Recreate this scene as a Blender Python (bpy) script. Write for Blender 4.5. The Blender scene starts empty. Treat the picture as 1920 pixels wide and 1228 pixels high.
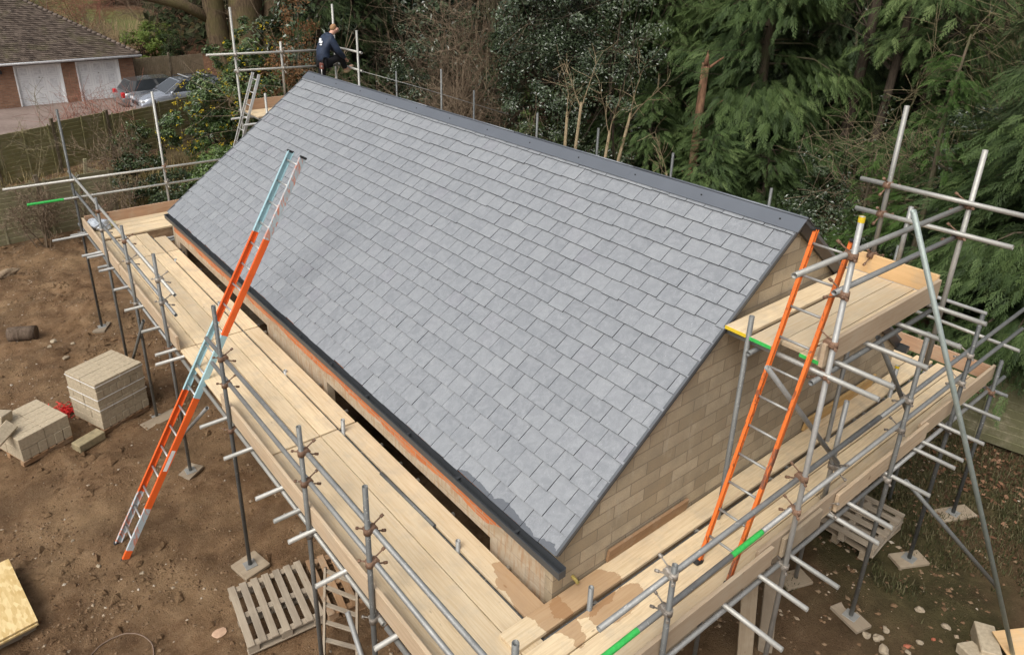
import bpy, math, random
import numpy as np
from mathutils import Vector, Matrix, Quaternion
R = math.radians
scene = bpy.context.scene
COL = scene.collection

# ------------------------------------------------------------------ camera
cam_d = bpy.data.cameras.new('camera')
cam = bpy.data.objects.new('camera', cam_d); COL.objects.link(cam)
yaw, pit, rol = 0.666558, -0.392714, 0.013946
fw = Vector((math.cos(pit)*math.sin(yaw), math.cos(pit)*math.cos(yaw), math.sin(pit)))
rt = Vector((math.cos(yaw), -math.sin(yaw), 0)); up = rt.cross(fw)
RT = rt*math.cos(rol)+up*math.sin(rol); UP = -rt*math.sin(rol)+up*math.cos(rol)
CAM = Vector((-3.440, -3.351, 7.561))
cam.matrix_world = Matrix(((RT.x, UP.x, -fw.x, CAM.x), (RT.y, UP.y, -fw.y, CAM.y), (RT.z, UP.z, -fw.z, CAM.z), (0, 0, 0, 1)))
cam_d.sensor_width = 36; cam_d.lens = 25.909; cam_d.shift_x = 0.02617; cam_d.shift_y = -0.07179
cam_d.clip_start = 0.1; cam_d.clip_end = 2000
scene.camera = cam

# ------------------------------------------------------------------ world, sun, exposure (overcast winter day)
SUN_EL, SUN_AZ = R(52), R(250)          # direction the light comes from (azimuth measured from +Y clockwise)
world = bpy.data.worlds.new("World"); scene.world = world; world.use_nodes = True
wn = world.node_tree; bg = wn.nodes['Background']
sky = wn.nodes.new('ShaderNodeTexSky'); sky.sky_type = 'NISHITA'; sky.sun_disc = False
sky.sun_elevation = SUN_EL; sky.sun_rotation = SUN_AZ; sky.air_density = 1.0; sky.dust_density = 6.0; sky.ozone_density = 0.6
hsv = wn.nodes.new('ShaderNodeHueSaturation'); hsv.inputs['Saturation'].default_value = 0.35   # cloud cover takes the blue out
wn.links.new(sky.outputs[0], hsv.inputs['Color']); wn.links.new(hsv.outputs[0], bg.inputs[0])
bg.inputs[1].default_value = 0.15
sun_d = bpy.data.lights.new('sun', 'SUN'); sun_d.energy = 1.3; sun_d.angle = R(30); sun_d.color = (1.0, 0.965, 0.91)
sun = bpy.data.objects.new('sun', sun_d); COL.objects.link(sun)
sd = Vector((math.sin(SUN_AZ)*math.cos(SUN_EL), math.cos(SUN_AZ)*math.cos(SUN_EL), math.sin(SUN_EL)))
sun.rotation_euler = (-sd).to_track_quat('-Z', 'Y').to_euler()
vs = scene.view_settings; vs.view_transform = 'Standard'; vs.look = 'None'; vs.gamma = 1; vs.exposure = 0.12
scene.cycles.max_bounces = 6; scene.cycles.diffuse_bounces = 3; scene.cycles.glossy_bounces = 2
scene.cycles.transparent_max_bounces = 4; scene.cycles.use_denoising = True

# ------------------------------------------------------------------ numpy helpers
def vnoise(x, y, seed=0):
    x = np.asarray(x, float); y = np.asarray(y, float)
    xi = np.floor(x).astype(np.int64); yi = np.floor(y).astype(np.int64); xf = x-xi; yf = y-yi
    def h(a, b):
        n = (a*374761393+b*668265263+seed*974711) & 0x7fffffff
        n = ((n ^ (n >> 13))*1274126177) & 0x7fffffff
        return ((n ^ (n >> 16)) & 0xffff)/65535.0
    u = xf*xf*(3-2*xf); v = yf*yf*(3-2*yf)
    return (h(xi, yi)*(1-u)+h(xi+1, yi)*u)*(1-v)+(h(xi, yi+1)*(1-u)+h(xi+1, yi+1)*u)*v
def fbm(x, y, o=4, seed=0):
    a, s, t = 1.0, 0.0, 0.0
    for k in range(o):
        s = s+a*vnoise(x*2**k, y*2**k, seed+k*7); t += a; a *= .5
    return s/t
def sstep(a, b, x):
    t = np.clip((x-a)/(b-a), 0, 1); return t*t*(3-2*t)
def ground_h(x, y, fine=True):
    x = np.asarray(x, float); y = np.asarray(y, float)
    z = .16*sstep(.5, 2.5, x)*(1-sstep(.4, 1.5, y))*(1-sstep(7, 10, x))
    r = np.hypot(x+3, y+3)
    z = z+.10*np.maximum(0, r-52)+.35*(fbm(x*.12, y*.12, 3, 5)-.5)*sstep(6, 12, np.maximum(x, y-14))
    if fine:
        d = (fbm(x*1.1, y*1.1, 3, 11)-.5)*.16+(fbm(x*4.5, y*4.5, 4, 23)-.5)*.10+np.abs(fbm(x*1.6+.5*y, y*.9, 3, 57)-.5)*-.16+.02
        d = d+np.maximum(0, fbm(x*2.1, y*2.6, 3, 41)-.56)*.35*sstep(5, 9, y+1.2*x)*(1-sstep(-.9, .0, x))
        z = z+d
    return z
def gz(x, y): return float(ground_h(np.array([x]), np.array([y]))[0])

def mesh_np(name, V, F, mat=None, rnd=None, smooth=False):
    V = np.asarray(V, np.float32).reshape(-1, 3); F = np.asarray(F, np.int32)
    k = F.shape[1]; m = bpy.data.meshes.new(name)
    m.vertices.add(len(V)); m.vertices.foreach_set('co', V.ravel())
    m.loops.add(F.size); m.loops.foreach_set('vertex_index', F.ravel())
    m.polygons.add(len(F)); m.polygons.foreach_set('loop_start', np.arange(0, F.size, k, dtype=np.int32))
    if rnd is not None:
        a = m.attributes.new('rnd', 'FLOAT', 'FACE'); a.data.foreach_set('value', np.asarray(rnd, np.float32))
    m.polygons.foreach_set('use_smooth', np.full(len(F), bool(smooth)))
    m.update(calc_edges=True)
    if mat: m.materials.append(mat)
    return m

# ------------------------------------------------------------------ object helpers
def link(o, parent=None):
    COL.objects.link(o)
    if parent is not None: o.parent = parent
    return o
def tag(o, label, cat, group=None):
    o['label'] = label; o['category'] = cat
    if group: o['group'] = group
    return o
def thing(name, label, cat, loc=(0, 0, 0), rz=0, group=None):
    o = bpy.data.objects.new(name, None); o.location = loc; o.rotation_euler = (0, 0, rz); o.empty_display_size = .2
    link(o); return tag(o, label, cat, group)
def kind(o, k): o['kind'] = k; return o
def put(name, mesh, parent=None, loc=(0, 0, 0), rot=None):
    o = bpy.data.objects.new(name, mesh); o.location = loc
    if rot is not None:
        if isinstance(rot, Quaternion): o.rotation_mode = 'QUATERNION'; o.rotation_quaternion = rot
        else: o.rotation_euler = rot
    return link(o, parent)
def copy_tree(o, parent=None):
    c = o.copy(); COL.objects.link(c)
    if parent is not None: c.parent = parent
    for ch in list(o.children): copy_tree(ch, c)
    return c

class MB:
    """collects boxes, tubes and faces, then becomes one mesh"""
    def __init__(s): s.v = []; s.f = []; s.sm = []; s.mi = []; s.cur = 0
    def face(s, idx, sm=False): s.f.append(tuple(idx)); s.sm.append(sm); s.mi.append(s.cur)
    def add(s, vs, fs, sm=False):
        b = len(s.v); s.v += [tuple(v) for v in vs]
        for f in fs: s.face([b+i for i in f], sm)
        return s
    def box(s, c, d, M=None):
        x, y, z = (q/2 for q in d); c = Vector(c)
        vs = [Vector((sx*x, sy*y, sz*z)) for sx in (-1, 1) for sy in (-1, 1) for sz in (-1, 1)]
        if M is not None: vs = [M @ v for v in vs]
        return s.add([v+c for v in vs], [(0, 1, 3, 2), (4, 6, 7, 5), (0, 4, 5, 1), (2, 3, 7, 6), (0, 2, 6, 4), (1, 5, 7, 3)])
    def cbox(s, c, d, b=.006, M=None):
        """box with chamfered edges"""
        X, Y, Z = (q/2 for q in d); c = Vector(c); vs = []; ix = {}
        for sx in (-1, 1):
            for sy in (-1, 1):
                for sz in (-1, 1):
                    for k, p in enumerate(((X, Y-b, Z-b), (X-b, Y, Z-b), (X-b, Y-b, Z))):
                        ix[(sx, sy, sz, k)] = len(vs); vs.append(Vector((sx*p[0], sy*p[1], sz*p[2])))
        fs = []
        for sg in (-1, 1):
            for k in range(3):
                q = []
                for a, bb in ((-1, -1), (-1, 1), (1, 1), (1, -1)):
                    t = [0, 0, 0]; t[k] = sg; t[(k+1) % 3] = a; t[(k+2) % 3] = bb; q.append(ix[tuple(t)+(k,)])
                fs.append(q if sg > 0 else q[::-1])
        for k in range(3):
            i, j = (k+1) % 3, (k+2) % 3
            for a in (-1, 1):
                for bb in (-1, 1):
                    q = []
                    for e in (-1, 1):
                        t = [0, 0, 0]; t[k] = e; t[i] = a; t[j] = bb
                        q.append((ix[tuple(t)+(i,)], ix[tuple(t)+(j,)]))
                    fs.append([q[0][0], q[0][1], q[1][1], q[1][0]] if a*bb > 0 else [q[0][1], q[0][0], q[1][0], q[1][1]])
        for sx in (-1, 1):
            for sy in (-1, 1):
                for sz in (-1, 1):
                    q = [ix[(sx, sy, sz, k)] for k in range(3)]
                    fs.append(q if sx*sy*sz > 0 else q[::-1])
        if M is not None: vs = [M @ v for v in vs]
        return s.add([v+c for v in vs], fs)
    def tube(s, pts, rad, seg=10, cap=True, hollow=0, sm=True):
        """sweep along points; rad a number or one per point; hollow = wall depth of an open end"""
        pts = [Vector(p) for p in pts]; n = len(pts)
        rs = [rad]*n if not hasattr(rad, '__len__') else list(rad)
        b = len(s.v); ref = None
        for i, p in enumerate(pts):
            t = (pts[min(i+1, n-1)]-pts[max(i-1, 0)]).normalized()
            if ref is None: ref = t.orthogonal().normalized()
            ref = (ref-t*ref.dot(t)).normalized(); bi = t.cross(ref)
            for k in range(seg):
                a = 2*math.pi*k/seg; s.v.append(tuple(p+(ref*math.cos(a)+bi*math.sin(a))*rs[i]))
        for i in range(n-1):
            for k in range(seg):
                k2 = (k+1) % seg
                s.face((b+i*seg+k, b+i*seg+k2, b+(i+1)*seg+k2, b+(i+1)*seg+k), sm)
        if hollow:
            for e, i in ((0, 0), (1, n-1)):
                t = (pts[1]-pts[0]).normalized() if e == 0 else (pts[-2]-pts[-1]).normalized()
                ring = [Vector(s.v[b+i*seg+k]) for k in range(seg)]; c = pts[i]
                q = len(s.v)
                s.v += [tuple(c+(v-c)*.84) for v in ring]; s.v += [tuple(c+(v-c)*.84+t*hollow) for v in ring]
                for k in range(seg):
                    k2 = (k+1) % seg
                    A = (b+i*seg+k, b+i*seg+k2, q+k2, q+k); B = (q+k, q+k2, q+seg+k2, q+seg+k)
                    s.face(A[::-1] if e == 0 else A); s.face(B[::-1] if e == 0 else B, True)
                s.face([q+seg+k for k in range(seg)][::(-1 if e == 0 else 1)])
        elif cap:
            s.face([b+k for k in range(seg)][::-1]); s.face([b+(n-1)*seg+k for k in range(seg)])
        return s
    def mesh(s, name, *mats):
        m = bpy.data.meshes.new(name); m.from_pydata(s.v, [], s.f)
        m.polygons.foreach_set('use_smooth', s.sm)
        for k in mats: m.materials.append(k)
        if len(mats) > 1: m.polygons.foreach_set('material_index', s.mi)
        m.update(); return m
    def build(s, name, mat, parent=None, loc=(0, 0, 0), rot=None):
        return put(name, s.mesh(name, mat), parent, loc, rot)

# ------------------------------------------------------------------ materials
class Mat:
    def __init__(s, name):
        s.m = bpy.data.materials.new(name); s.m.use_nodes = True; s.nt = s.m.node_tree
        s.b = s.nt.nodes['Principled BSDF']; s.pos = None
    def n(s, t, **kw):
        q = s.nt.nodes.new('ShaderNode'+t)
        for k, v in kw.items(): setattr(q, k, v)
        return q
    def l(s, a, b): s.nt.links.new(a, b)
    def val(s, sock, v):
        if hasattr(v, 'default_value') and not isinstance(v, (int, float, tuple)): s.l(v, sock)
        elif isinstance(v, tuple) and len(v) == 3 and sock.type == 'RGBA': sock.default_value = (*v, 1)
        else: sock.default_value = v
    def obj(s): return s.n('TexCoord').outputs['Object']
    def wpos(s): return s.n('NewGeometry').outputs['Position']
    def map(s, v, scale=(1, 1, 1), loc=(0, 0, 0), rot=(0, 0, 0)):
        q = s.n('Mapping'); s.l(v, q.inputs[0]); q.inputs['Scale'].default_value = scale; q.inputs['Location'].default_value = loc; q.inputs['Rotation'].default_value = rot
        return q.outputs[0]
    def noise(s, v, scale, detail=4, rough=.55, dist=0):
        q = s.n('TexNoise'); s.l(v, q.inputs['Vector']); q.inputs['Scale'].default_value = scale; q.inputs['Detail'].default_value = detail
        q.inputs['Roughness'].default_value = rough; q.inputs['Distortion'].default_value = dist; return q.outputs['Fac']
    def voro(s, v, scale, out='Distance', feature='F1'):
        q = s.n('TexVoronoi', feature=feature); s.l(v, q.inputs['Vector']); q.inputs['Scale'].default_value = scale; return q.outputs[out]
    def ramp(s, v, *stops, interp='LINEAR'):
        q = s.n('ValToRGB'); s.l(v, q.inputs[0]); e = q.color_ramp.elements; q.color_ramp.interpolation = interp
        while len(e) < len(stops): e.new(.5)
        for k, (p, c) in enumerate(stops):
            e[k].position = p; e[k].color = (*c, 1) if not isinstance(c, (int, float)) else (c, c, c, 1)
        return q.outputs[0]
    def mix(s, f, a, b, mode='MIX'):
        q = s.n('Mix', data_type='RGBA', blend_type=mode)
        s.val(q.inputs[0], f); s.val(q.inputs[6], a); s.val(q.inputs[7], b); return q.outputs[2]
    def math(s, op, a, b=0.0, c=None):
        q = s.n('Math', operation=op); s.val(q.inputs[0], a); s.val(q.inputs[1], b)
        if c is not None: s.val(q.inputs[2], c)
        return q.outputs[0]
    def bump(s, h, strength=.3, dist=.02):
        q = s.n('Bump'); s.l(h, q.inputs['Height']); q.inputs['Strength'].default_value = strength; q.inputs['Distance'].default_value = dist
        s.l(q.outputs[0], s.b.inputs['Normal'])
    def rnd(s): return s.n('ObjectInfo').outputs['Random']
    def attr(s, name='rnd'): return s.n('Attribute', attribute_name=name).outputs['Fac']
    def out(s, col, rough=.6, spec=.5, metal=0):
        s.val(s.b.inputs['Base Color'], col); s.val(s.b.inputs['Roughness'], rough); s.val(s.b.inputs['Specular IOR Level'], spec); s.val(s.b.inputs['Metallic'], metal)
        return s.m

def mat_plain(name, c, rough=.6, spec=.4, metal=0, var=.18, scale=9):
    k = Mat(name); n = k.noise(k.obj(), scale, 4)
    c2 = tuple(min(1, q*(1+var)) for q in c); c1 = tuple(q*(1-var) for q in c)
    return k.out(k.ramp(n, (.3, c1), (.7, c2)), rough, spec, metal)

def mat_slate():
    k = Mat('slate'); p = k.obj(); r = k.attr()
    base = k.ramp(r, (0, (.07, .076, .084)), (.012, (.07, .076, .084)), (.02, (.200, .213, .228)), (.35, (.205, .219, .235)), (.7, (.220, .234, .249)), (.93, (.236, .250, .264)), (1, (.208, .215, .236)))  # darkest stops are the slate edge faces: joint shade put into their colour
    n1 = k.noise(k.map(p, (1, 1, 1)), 14, 5, .6, .6)
    n2 = k.noise(k.map(p, (1, 3, 1), rot=(0, 0, .6)), 38, 5, .7, 1.2)
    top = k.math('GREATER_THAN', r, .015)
    c = k.mix(k.math('MULTIPLY', top, k.ramp(n1, (.40, .0), (.72, .65))), base, (.30, .315, .33))
    c = k.mix(k.math('MULTIPLY', k.math('MULTIPLY', top, k.math('GREATER_THAN', k.math('FRACT', k.math('MULTIPLY', r, 53.0)), .72)), k.ramp(k.noise(k.map(p, (1, 2, 1)), 24, 5, .8, 1.5), (.50, 0), (.62, .28))), c, (.38, .395, .41))
    n3 = k.noise(k.map(p, (3, 1, 1), rot=(0, 0, -.5)), 55, 4, .75, 2.0)
    c = k.mix(k.math('MULTIPLY', top, k.ramp(n2, (.60, 0), (.70, .7))), c, (.46, .475, .49))
    c = k.mix(k.math('MULTIPLY', top, k.ramp(n3, (.30, .5), (.40, 0))), c, (.15, .165, .18))       # pale scuffs on riven faces
    w = k.noise(p, 2.2, 4, .6)
    # damp line along the lowest slates near the corner
    sep = k.n('SeparateXYZ'); k.l(p, sep.inputs[0])
    h = k.math('ADD', sep.outputs[2], k.math('MULTIPLY', k.math('SUBTRACT', w, .5), .20))
    d = k.math('MULTIPLY', k.ramp(h, (.5, 1), (.501, 0), interp='CONSTANT'), 1.0)
    wet = k.math('MULTIPLY', k.math('LESS_THAN', h, 2.868), k.math('LESS_THAN', k.math('ADD', sep.outputs[1], k.math('MULTIPLY', w, 1.4)), 2.2))
    c = k.mix(wet, c, (.10, .11, .125))
    k.bump(k.noise(p, 26, 6, .7, 1.0), .6, .006)
    return k.out(c, k.ramp(n1, (.3, .42), (.7, .6)), .55)

def mat_block():
    k = Mat('concrete_block'); p = k.obj(); sep = k.n('SeparateXYZ'); k.l(p, sep.inputs[0])
    cmb = k.n('CombineXYZ'); k.l(k.math('ADD', sep.outputs[0], sep.outputs[1]), cmb.inputs[0]); k.l(sep.outputs[2], cmb.inputs[1])
    b = k.n('TexBrick'); k.l(cmb.outputs[0], b.inputs['Vector'])
    b.inputs['Scale'].default_value = 1; b.inputs['Brick Width'].default_value = .405; b.inputs['Row Height'].default_value = .147
    b.inputs['Mortar Size'].default_value = .006; b.inputs['Mortar Smooth'].default_value = .3; b.inputs['Bias'].default_value = 0
    b.offset = .5
    b.inputs['Color1'].default_value = (.36, .285, .185, 1); b.inputs['Color2'].default_value = (.55, .455, .32, 1); b.inputs['Mortar'].default_value = (.25, .20, .14, 1)
    n = k.noise(p, 3.2, 5, .6); n2 = k.noise(p, 60, 4, .7)
    c = k.mix(k.ramp(n, (.40, 0), (.7, .6)), b.outputs[0], (.26, .225, .165))
    c = k.mix(k.ramp(k.noise(k.map(p, (3, 3, 1)), 2.4, 5, .7), (.56, 0), (.66, .45)), c, (.52, .45, .34))
    c = k.mix(k.ramp(k.noise(p, 7, 4), (.6, 0), (.75, .35)), c, (.43, .30, .19))
    c = k.mix(k.ramp(n2, (.35, .35), (.65, 0)), c, (.22, .185, .14))
    h = k.mix(.5, b.outputs['Fac'], n2); k.bump(k.math('SUBTRACT', k.math('MULTIPLY', n2, .4), b.outputs['Fac']), .5, .008)
    return k.out(c, .9, .2)

def mat_front_wall():
    """tan blockwork with one course of orange brick at the top, smeared with mortar"""
    k = Mat('eaves_wall'); p = k.obj(); sep = k.n('SeparateXYZ'); k.l(p, sep.inputs[0])
    cmb = k.n('CombineXYZ'); k.l(sep.outputs[1], cmb.inputs[0]); k.l(sep.outputs[2], cmb.inputs[1])
    b = k.n('TexBrick'); k.l(cmb.outputs[0], b.inputs['Vector']); b.inputs['Scale'].default_value = 1
    b.inputs['Brick Width'].default_value = .405; b.inputs['Row Height'].default_value = .2; b.inputs['Mortar Size'].default_value = .006
    b.inputs['Color1'].default_value = (.36, .28, .19, 1); b.inputs['Color2'].default_value = (.45, .36, .25, 1); b.inputs['Mortar'].default_value = (.30, .24, .17, 1)
    r = k.n('TexBrick'); k.l(k.map(cmb.outputs[0], loc=(.03, -2.46, 0)), r.inputs['Vector']); r.inputs['Scale'].default_value = 1
    r.inputs['Brick Width'].default_value = .215; r.inputs['Row Height'].default_value = .072; r.inputs['Mortar Size'].default_value = .007
    r.inputs['Color1'].default_value = (.50, .145, .05, 1); r.inputs['Color2'].default_value = (.58, .21, .08, 1); r.inputs['Mortar'].default_value = (.40, .26, .17, 1)
    n = k.noise(k.map(p, (1, 1, 2.5)), 5, 5, .65, 1.0); n2 = k.noise(p, 1.1, 3); n3 = k.noise(k.map(p, (1, 9, 1.4)), 3, 4)
    grd = k.math('MULTIPLY', k.ramp(k.math('MULTIPLY', sep.outputs[1], .1), (.03, 1), (.10, 0)), .3)
    edge = k.math('ADD', k.math('ADD', 2.475, grd), k.math('MULTIPLY', k.math('SUBTRACT', n2, .5), .20))
    isb = k.math('GREATER_THAN', sep.outputs[2], edge)
    c = k.mix(k.ramp(n, (.35, 0), (.68, .7)), b.outputs[0], (.52, .45, .35))
    c = k.mix(k.ramp(n3, (.48, 0), (.66, .65)), c, (.36, .20, .095))
    bc = k.mix(k.ramp(n, (.52, 0), (.68, .7)), r.outputs[0], (.47, .33, .22))
    c = k.mix(isb, c, bc)
    k.bump(n, .3, .01)
    return k.out(c, .9, .2)

def mat_wood(name, pale, dark, dirt=.35, wet=False):
    k = Mat(name); p = k.obj(); r = k.rnd()
    off = k.n('CombineXYZ'); k.l(k.math('MULTIPLY', r, 37.0), off.inputs[0]); k.l(k.math('MULTIPLY', r, 11.0), off.inputs[1])
    add = k.n('VectorMath', operation='ADD'); k.l(p, add.inputs[0]); k.l(off.outputs[0], add.inputs[1]); q = add.outputs[0]
    g = k.noise(k.map(q, (.6, 13, 13)), 4, 5, .6, .8)
    big = k.noise(k.map(q, (.5, 2, 2)), 2.2, 4)
    tone = k.ramp(r, (0, tuple(c*.80*q for c, q in zip(pale, (.97, 1, 1.06)))), (.5, pale), (1, tuple(min(.95, c*1.10) for c in pale)))
    c = k.mix(k.ramp(g, (.42, 0), (.68, .55)), tone, dark)
    c = k.mix(k.ramp(big, (.5, 0), (.8, dirt)), c, tuple(d*.8 for d in dark))
    sp = k.noise(k.map(q, (2.0, 5, 5)), 6, 5, .7)
    c = k.mix(k.ramp(sp, (.66, 0), (.76, .7)), c, (.16, .10, .06))
    c = k.mix(k.ramp(k.noise(q, 3.1, 5, .7), (.48, 0), (.70, .5)), c, (.45, .385, .29))
    c = k.mix(k.ramp(k.noise(q, 70, 3, .7), (.66, 0), (.72, .35)), c, (.28, .18, .10))
    kn = k.voro(k.map(q, (1, 2.6, 1)), 2.1)
    c = k.mix(k.ramp(kn, (.03, .7), (.07, 0)), c, (.2, .11, .06))
    if wet:
        w = k.wpos(); s = k.n('SeparateXYZ'); k.l(w, s.inputs[0]); n = k.noise(w, 4.0, 5, .65)
        for (x, y, rx, ry) in ((-.10, .10, .20, .62), (.30, -.12, .42, .22), (.42, -.36, .34, .14)):
            dx = k.math('DIVIDE', k.math('SUBTRACT', s.outputs[0], x), rx); dy = k.math('DIVIDE', k.math('SUBTRACT', s.outputs[1], y), ry)
            d = k.math('ADD', k.math('ADD', k.math('MULTIPLY', dx, dx), k.math('MULTIPLY', dy, dy)), k.math('MULTIPLY', k.math('SUBTRACT', n, .5), 1.6))
            c = k.mix(k.math('LESS_THAN', d, .8), c, k.mix(.6, c, (.30, .15, .06)))
    k.bump(g, .25, .003)
    return k.out(c, .75, .25)

def mat_tube(name, lo, hi, rust=.12, rough=.48, metal=.55):
    k = Mat(name); p = k.wpos(); r = k.rnd()
    n = k.noise(p, 6, 5, .65); n2 = k.noise(p, 45, 4, .6)
    t = k.math('ADD', k.math('MULTIPLY', r, .45), k.math('MULTIPLY', n, .6))
    c = k.ramp(t, (.2, lo), (.8, hi))
    c = k.mix(k.ramp(n2, (.62, 0), (.7, .6)), c, (.62, .62, .58))
    c = k.mix(k.ramp(k.noise(p, 9, 5, .7), (.66, 0), (.8, rust)), c, (.25, .13, .06))
    return k.out(c, k.ramp(n2, (.3, rough), (.7, rough+.2)), .5, metal)

def mat_leaf(name, cols, rough=.45, trans=.18, spec=.4):
    k = Mat(name); r = k.attr(); n = len(cols)
    c = k.ramp(r, *[(i/(n-1), q) for i, q in enumerate(cols)])
    c = k.mix(k.math('MULTIPLY', k.rnd(), .35), c, tuple(v*.55 for v in cols[n//2]))
    k.out(c, rough, spec)
    if trans:
        t = k.n('BsdfTranslucent'); k.l(c, t.inputs[0]); mx = k.n('MixShader'); mx.inputs[0].default_value = trans
        k.l(k.b.outputs[0], mx.inputs[1]); k.l(t.outputs[0], mx.inputs[2]); k.l(mx.outputs[0], k.nt.nodes['Material Output'].inputs['Surface'])
    return k.m

def mat_bark(name, a, b, c=None, scale=6):
    k = Mat(name); p = k.obj(); n = k.noise(k.map(p, (3, 3, .5)), scale, 5, .65, .5); n2 = k.noise(p, 1.3, 4)
    col = k.ramp(n, (.35, a), (.65, b))
    if c: col = k.mix(k.ramp(n2, (.45, 0), (.6, .7)), col, c)
    k.bump(n, .6, .03); return k.out(col, .9, .2)

def mat_ground():
    k = Mat('site_ground'); p = k.wpos(); s = k.n('SeparateXYZ'); k.l(p, s.inputs[0]); X, Y = s.outputs[0], s.outputs[1]
    n = k.noise(p, .55, 5, .6, .3); n2 = k.noise(p, 3.0, 6, .7, .4); n3 = k.noise(p, 18, 5, .75)
    mud = k.ramp(n2, (.3, (.120, .066, .032)), (.5, (.235, .142, .075)), (.7, (.33, .22, .125)))
    mud = k.mix(k.ramp(n, (.46, 0), (.66, .75)), mud, (.33, .22, .12))
    damp = k.ramp(k.noise(p, .9, 5, .65, .5), (.40, .6), (.54, 0)); mud = k.mix(damp, mud, (.105, .062, .033))
    mud = k.mix(k.ramp(n3, (.56, 0), (.72, .45)), mud, (.29, .205, .13))
    mud = k.mix(k.ramp(n3, (.25, .65), (.42, 0)), mud, (.06, .038, .022))
    n4 = k.noise(p, 46, 4, .8); mud = k.mix(k.ramp(n4, (.56, 0), (.66, .6)), mud, (.30, .215, .14)); mud = k.mix(k.ramp(n4, (.34, .6), (.44, 0)), mud, (.10, .06, .033))
    # rougher turned earth beside the scaffold, mossy turf by the gable
    turf = k.ramp(n2, (.35, (.036, .036, .014)), (.65, (.095, .085, .036)))
    mud = k.mix(k.ramp(k.math('MULTIPLY', X, .1), (.05, 0), (.3, .55)), mud, (.062, .042, .024))
    mt = k.math('MULTIPLY', k.ramp(k.math('MULTIPLY', X, .1), (.34, 0), (.50, 1)), k.ramp(n, (.38, 0), (.55, .85)))
    c = k.mix(mt, mud, turf)
    v = k.n('TexVoronoi'); k.l(p, v.inputs['Vector']); v.inputs['Scale'].default_value = 11
    leaf = k.ramp(v.outputs['Color'], (.1, (.07, .035, .02)), (.5, (.12, .062, .034)), (.9, (.22, .125, .075)))
    wood = k.math('MAXIMUM', k.ramp(k.math('MULTIPLY', X, .1), (.86, 0), (1.0, 1)), k.ramp(k.math('MULTIPLY', Y, .02), (.56, 0), (.70, .8)))
    c = k.mix(wood, c, leaf)
    lawn = k.math('MULTIPLY', k.ramp(k.math('MULTIPLY', Y, .01), (.52, 0), (.60, 1)), k.ramp(k.noise(p, .09, 3), (.42, 0), (.55, 1)))
    c = k.mix(lawn, c, (.125, .135, .045))
    k.bump(k.mix(.45, n3, k.noise(p, 60, 4, .8)), 1.0, .07)
    return k.out(c, .92, .15)

def mat_brickwork(name, c1, c2, mo, axis=0):
    k = Mat(name); p = k.obj(); s = k.n('SeparateXYZ'); k.l(p, s.inputs[0]); cmb = k.n('CombineXYZ')
    k.l(k.math('ADD', s.outputs[0], s.outputs[1]), cmb.inputs[0]); k.l(s.outputs[2], cmb.inputs[1])
    b = k.n('TexBrick'); k.l(cmb.outputs[0], b.inputs['Vector']); b.inputs['Scale'].default_value = 1
    b.inputs['Brick Width'].default_value = .225; b.inputs['Row Height'].default_value = .075; b.inputs['Mortar Size'].default_value = .008
    b.inputs['Color1'].default_value = (*c1, 1); b.inputs['Color2'].default_value = (*c2, 1); b.inputs['Mortar'].default_value = (*mo, 1)
    return k.out(k.mix(k.ramp(k.noise(p, 1.5, 4), (.4, 0), (.7, .5)), b.outputs[0], tuple(q*.6 for q in c1)), .9, .2)

def mat_osb():
    k = Mat('strand_board'); p = k.obj(); v = k.n('TexVoronoi'); k.l(k.map(p, (1, 3.5, 3.5)), v.inputs['Vector']); v.inputs['Scale'].default_value = 9
    n = k.noise(k.map(p, (1, 3, 1)), 8, 5)
    c = k.ramp(v.outputs['Color'], (.2, (.56, .40, .17)), (.8, (.72, .56, .29)))
    c = k.mix(k.ramp(n, (.5, 0), (.7, .5)), c, (.44, .29, .11)); return k.out(c, .7, .3)

def mat_rooftile():
    k = Mat('old_roof_tile'); p = k.obj(); r = k.attr(); n = k.noise(p, .9, 5, .65); n2 = k.noise(p, 6, 4)
    c = k.ramp(r, (0, (.055, .042, .034)), (.5, (.095, .073, .058)), (1, (.14, .11, .088)))
    c = k.mix(k.ramp(n, (.52, 0), (.72, .6)), c, (.12, .115, .05)); c = k.mix(k.ramp(n2, (.6, 0), (.75, .5)), c, (.21, .185, .15))
    return k.out(c, .9, .2)

SLATE = mat_slate(); BLOCK = mat_block(); EAVES = mat_front_wall()
RIDGE = mat_plain('ridge_metal', (.135, .150, .172), .38, .5, .25, .06, 2)
GUTTER = mat_plain('black_aluminium', (.058, .063, .069), .38, .5, .1, .1, 5)
VERGE = mat_plain('verge_trim_grey', (.10, .108, .118), .5, .4, 0, .1, 5)
BARGE = mat_plain('barge_black', (.02, .022, .026), .4, .5, 0, .1, 5)
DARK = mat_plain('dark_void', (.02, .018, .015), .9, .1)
BOARD = mat_wood('scaffold_board', (.73, .585, .38), (.50, .35, .19), .28, True)
TOE = mat_wood('toe_board_timber', (.52, .40, .27), (.36, .25, .155), .5)
REDTOE = mat_wood('reddish_toe_board', (.44, .28, .18), (.29, .17, .10), .5)
OLDWOOD = mat_wood('weathered_timber', (.33, .265, .185), (.25, .19, .13), .6)
GREYWOOD = mat_wood('grey_pallet_timber', (.36, .30, .225), (.20, .16, .115), .6)
BROWNWOOD = mat_wood('brown_timber', (.36, .22, .12), (.22, .125, .06), .6)
TUBE = mat_tube('galvanised_tube', (.20, .205, .20), (.44, .44, .42))
DTUBE = mat_tube('dull_grey_tube', (.085, .09, .09), (.22, .225, .215), .3, .55)
LTUBE = mat_tube('pale_grey_tube', (.29, .29, .265), (.50, .49, .45), .12)
CLAMP = mat_tube('coupler_steel', (.16, .14, .12), (.42, .38, .33), .8, .5)
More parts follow.
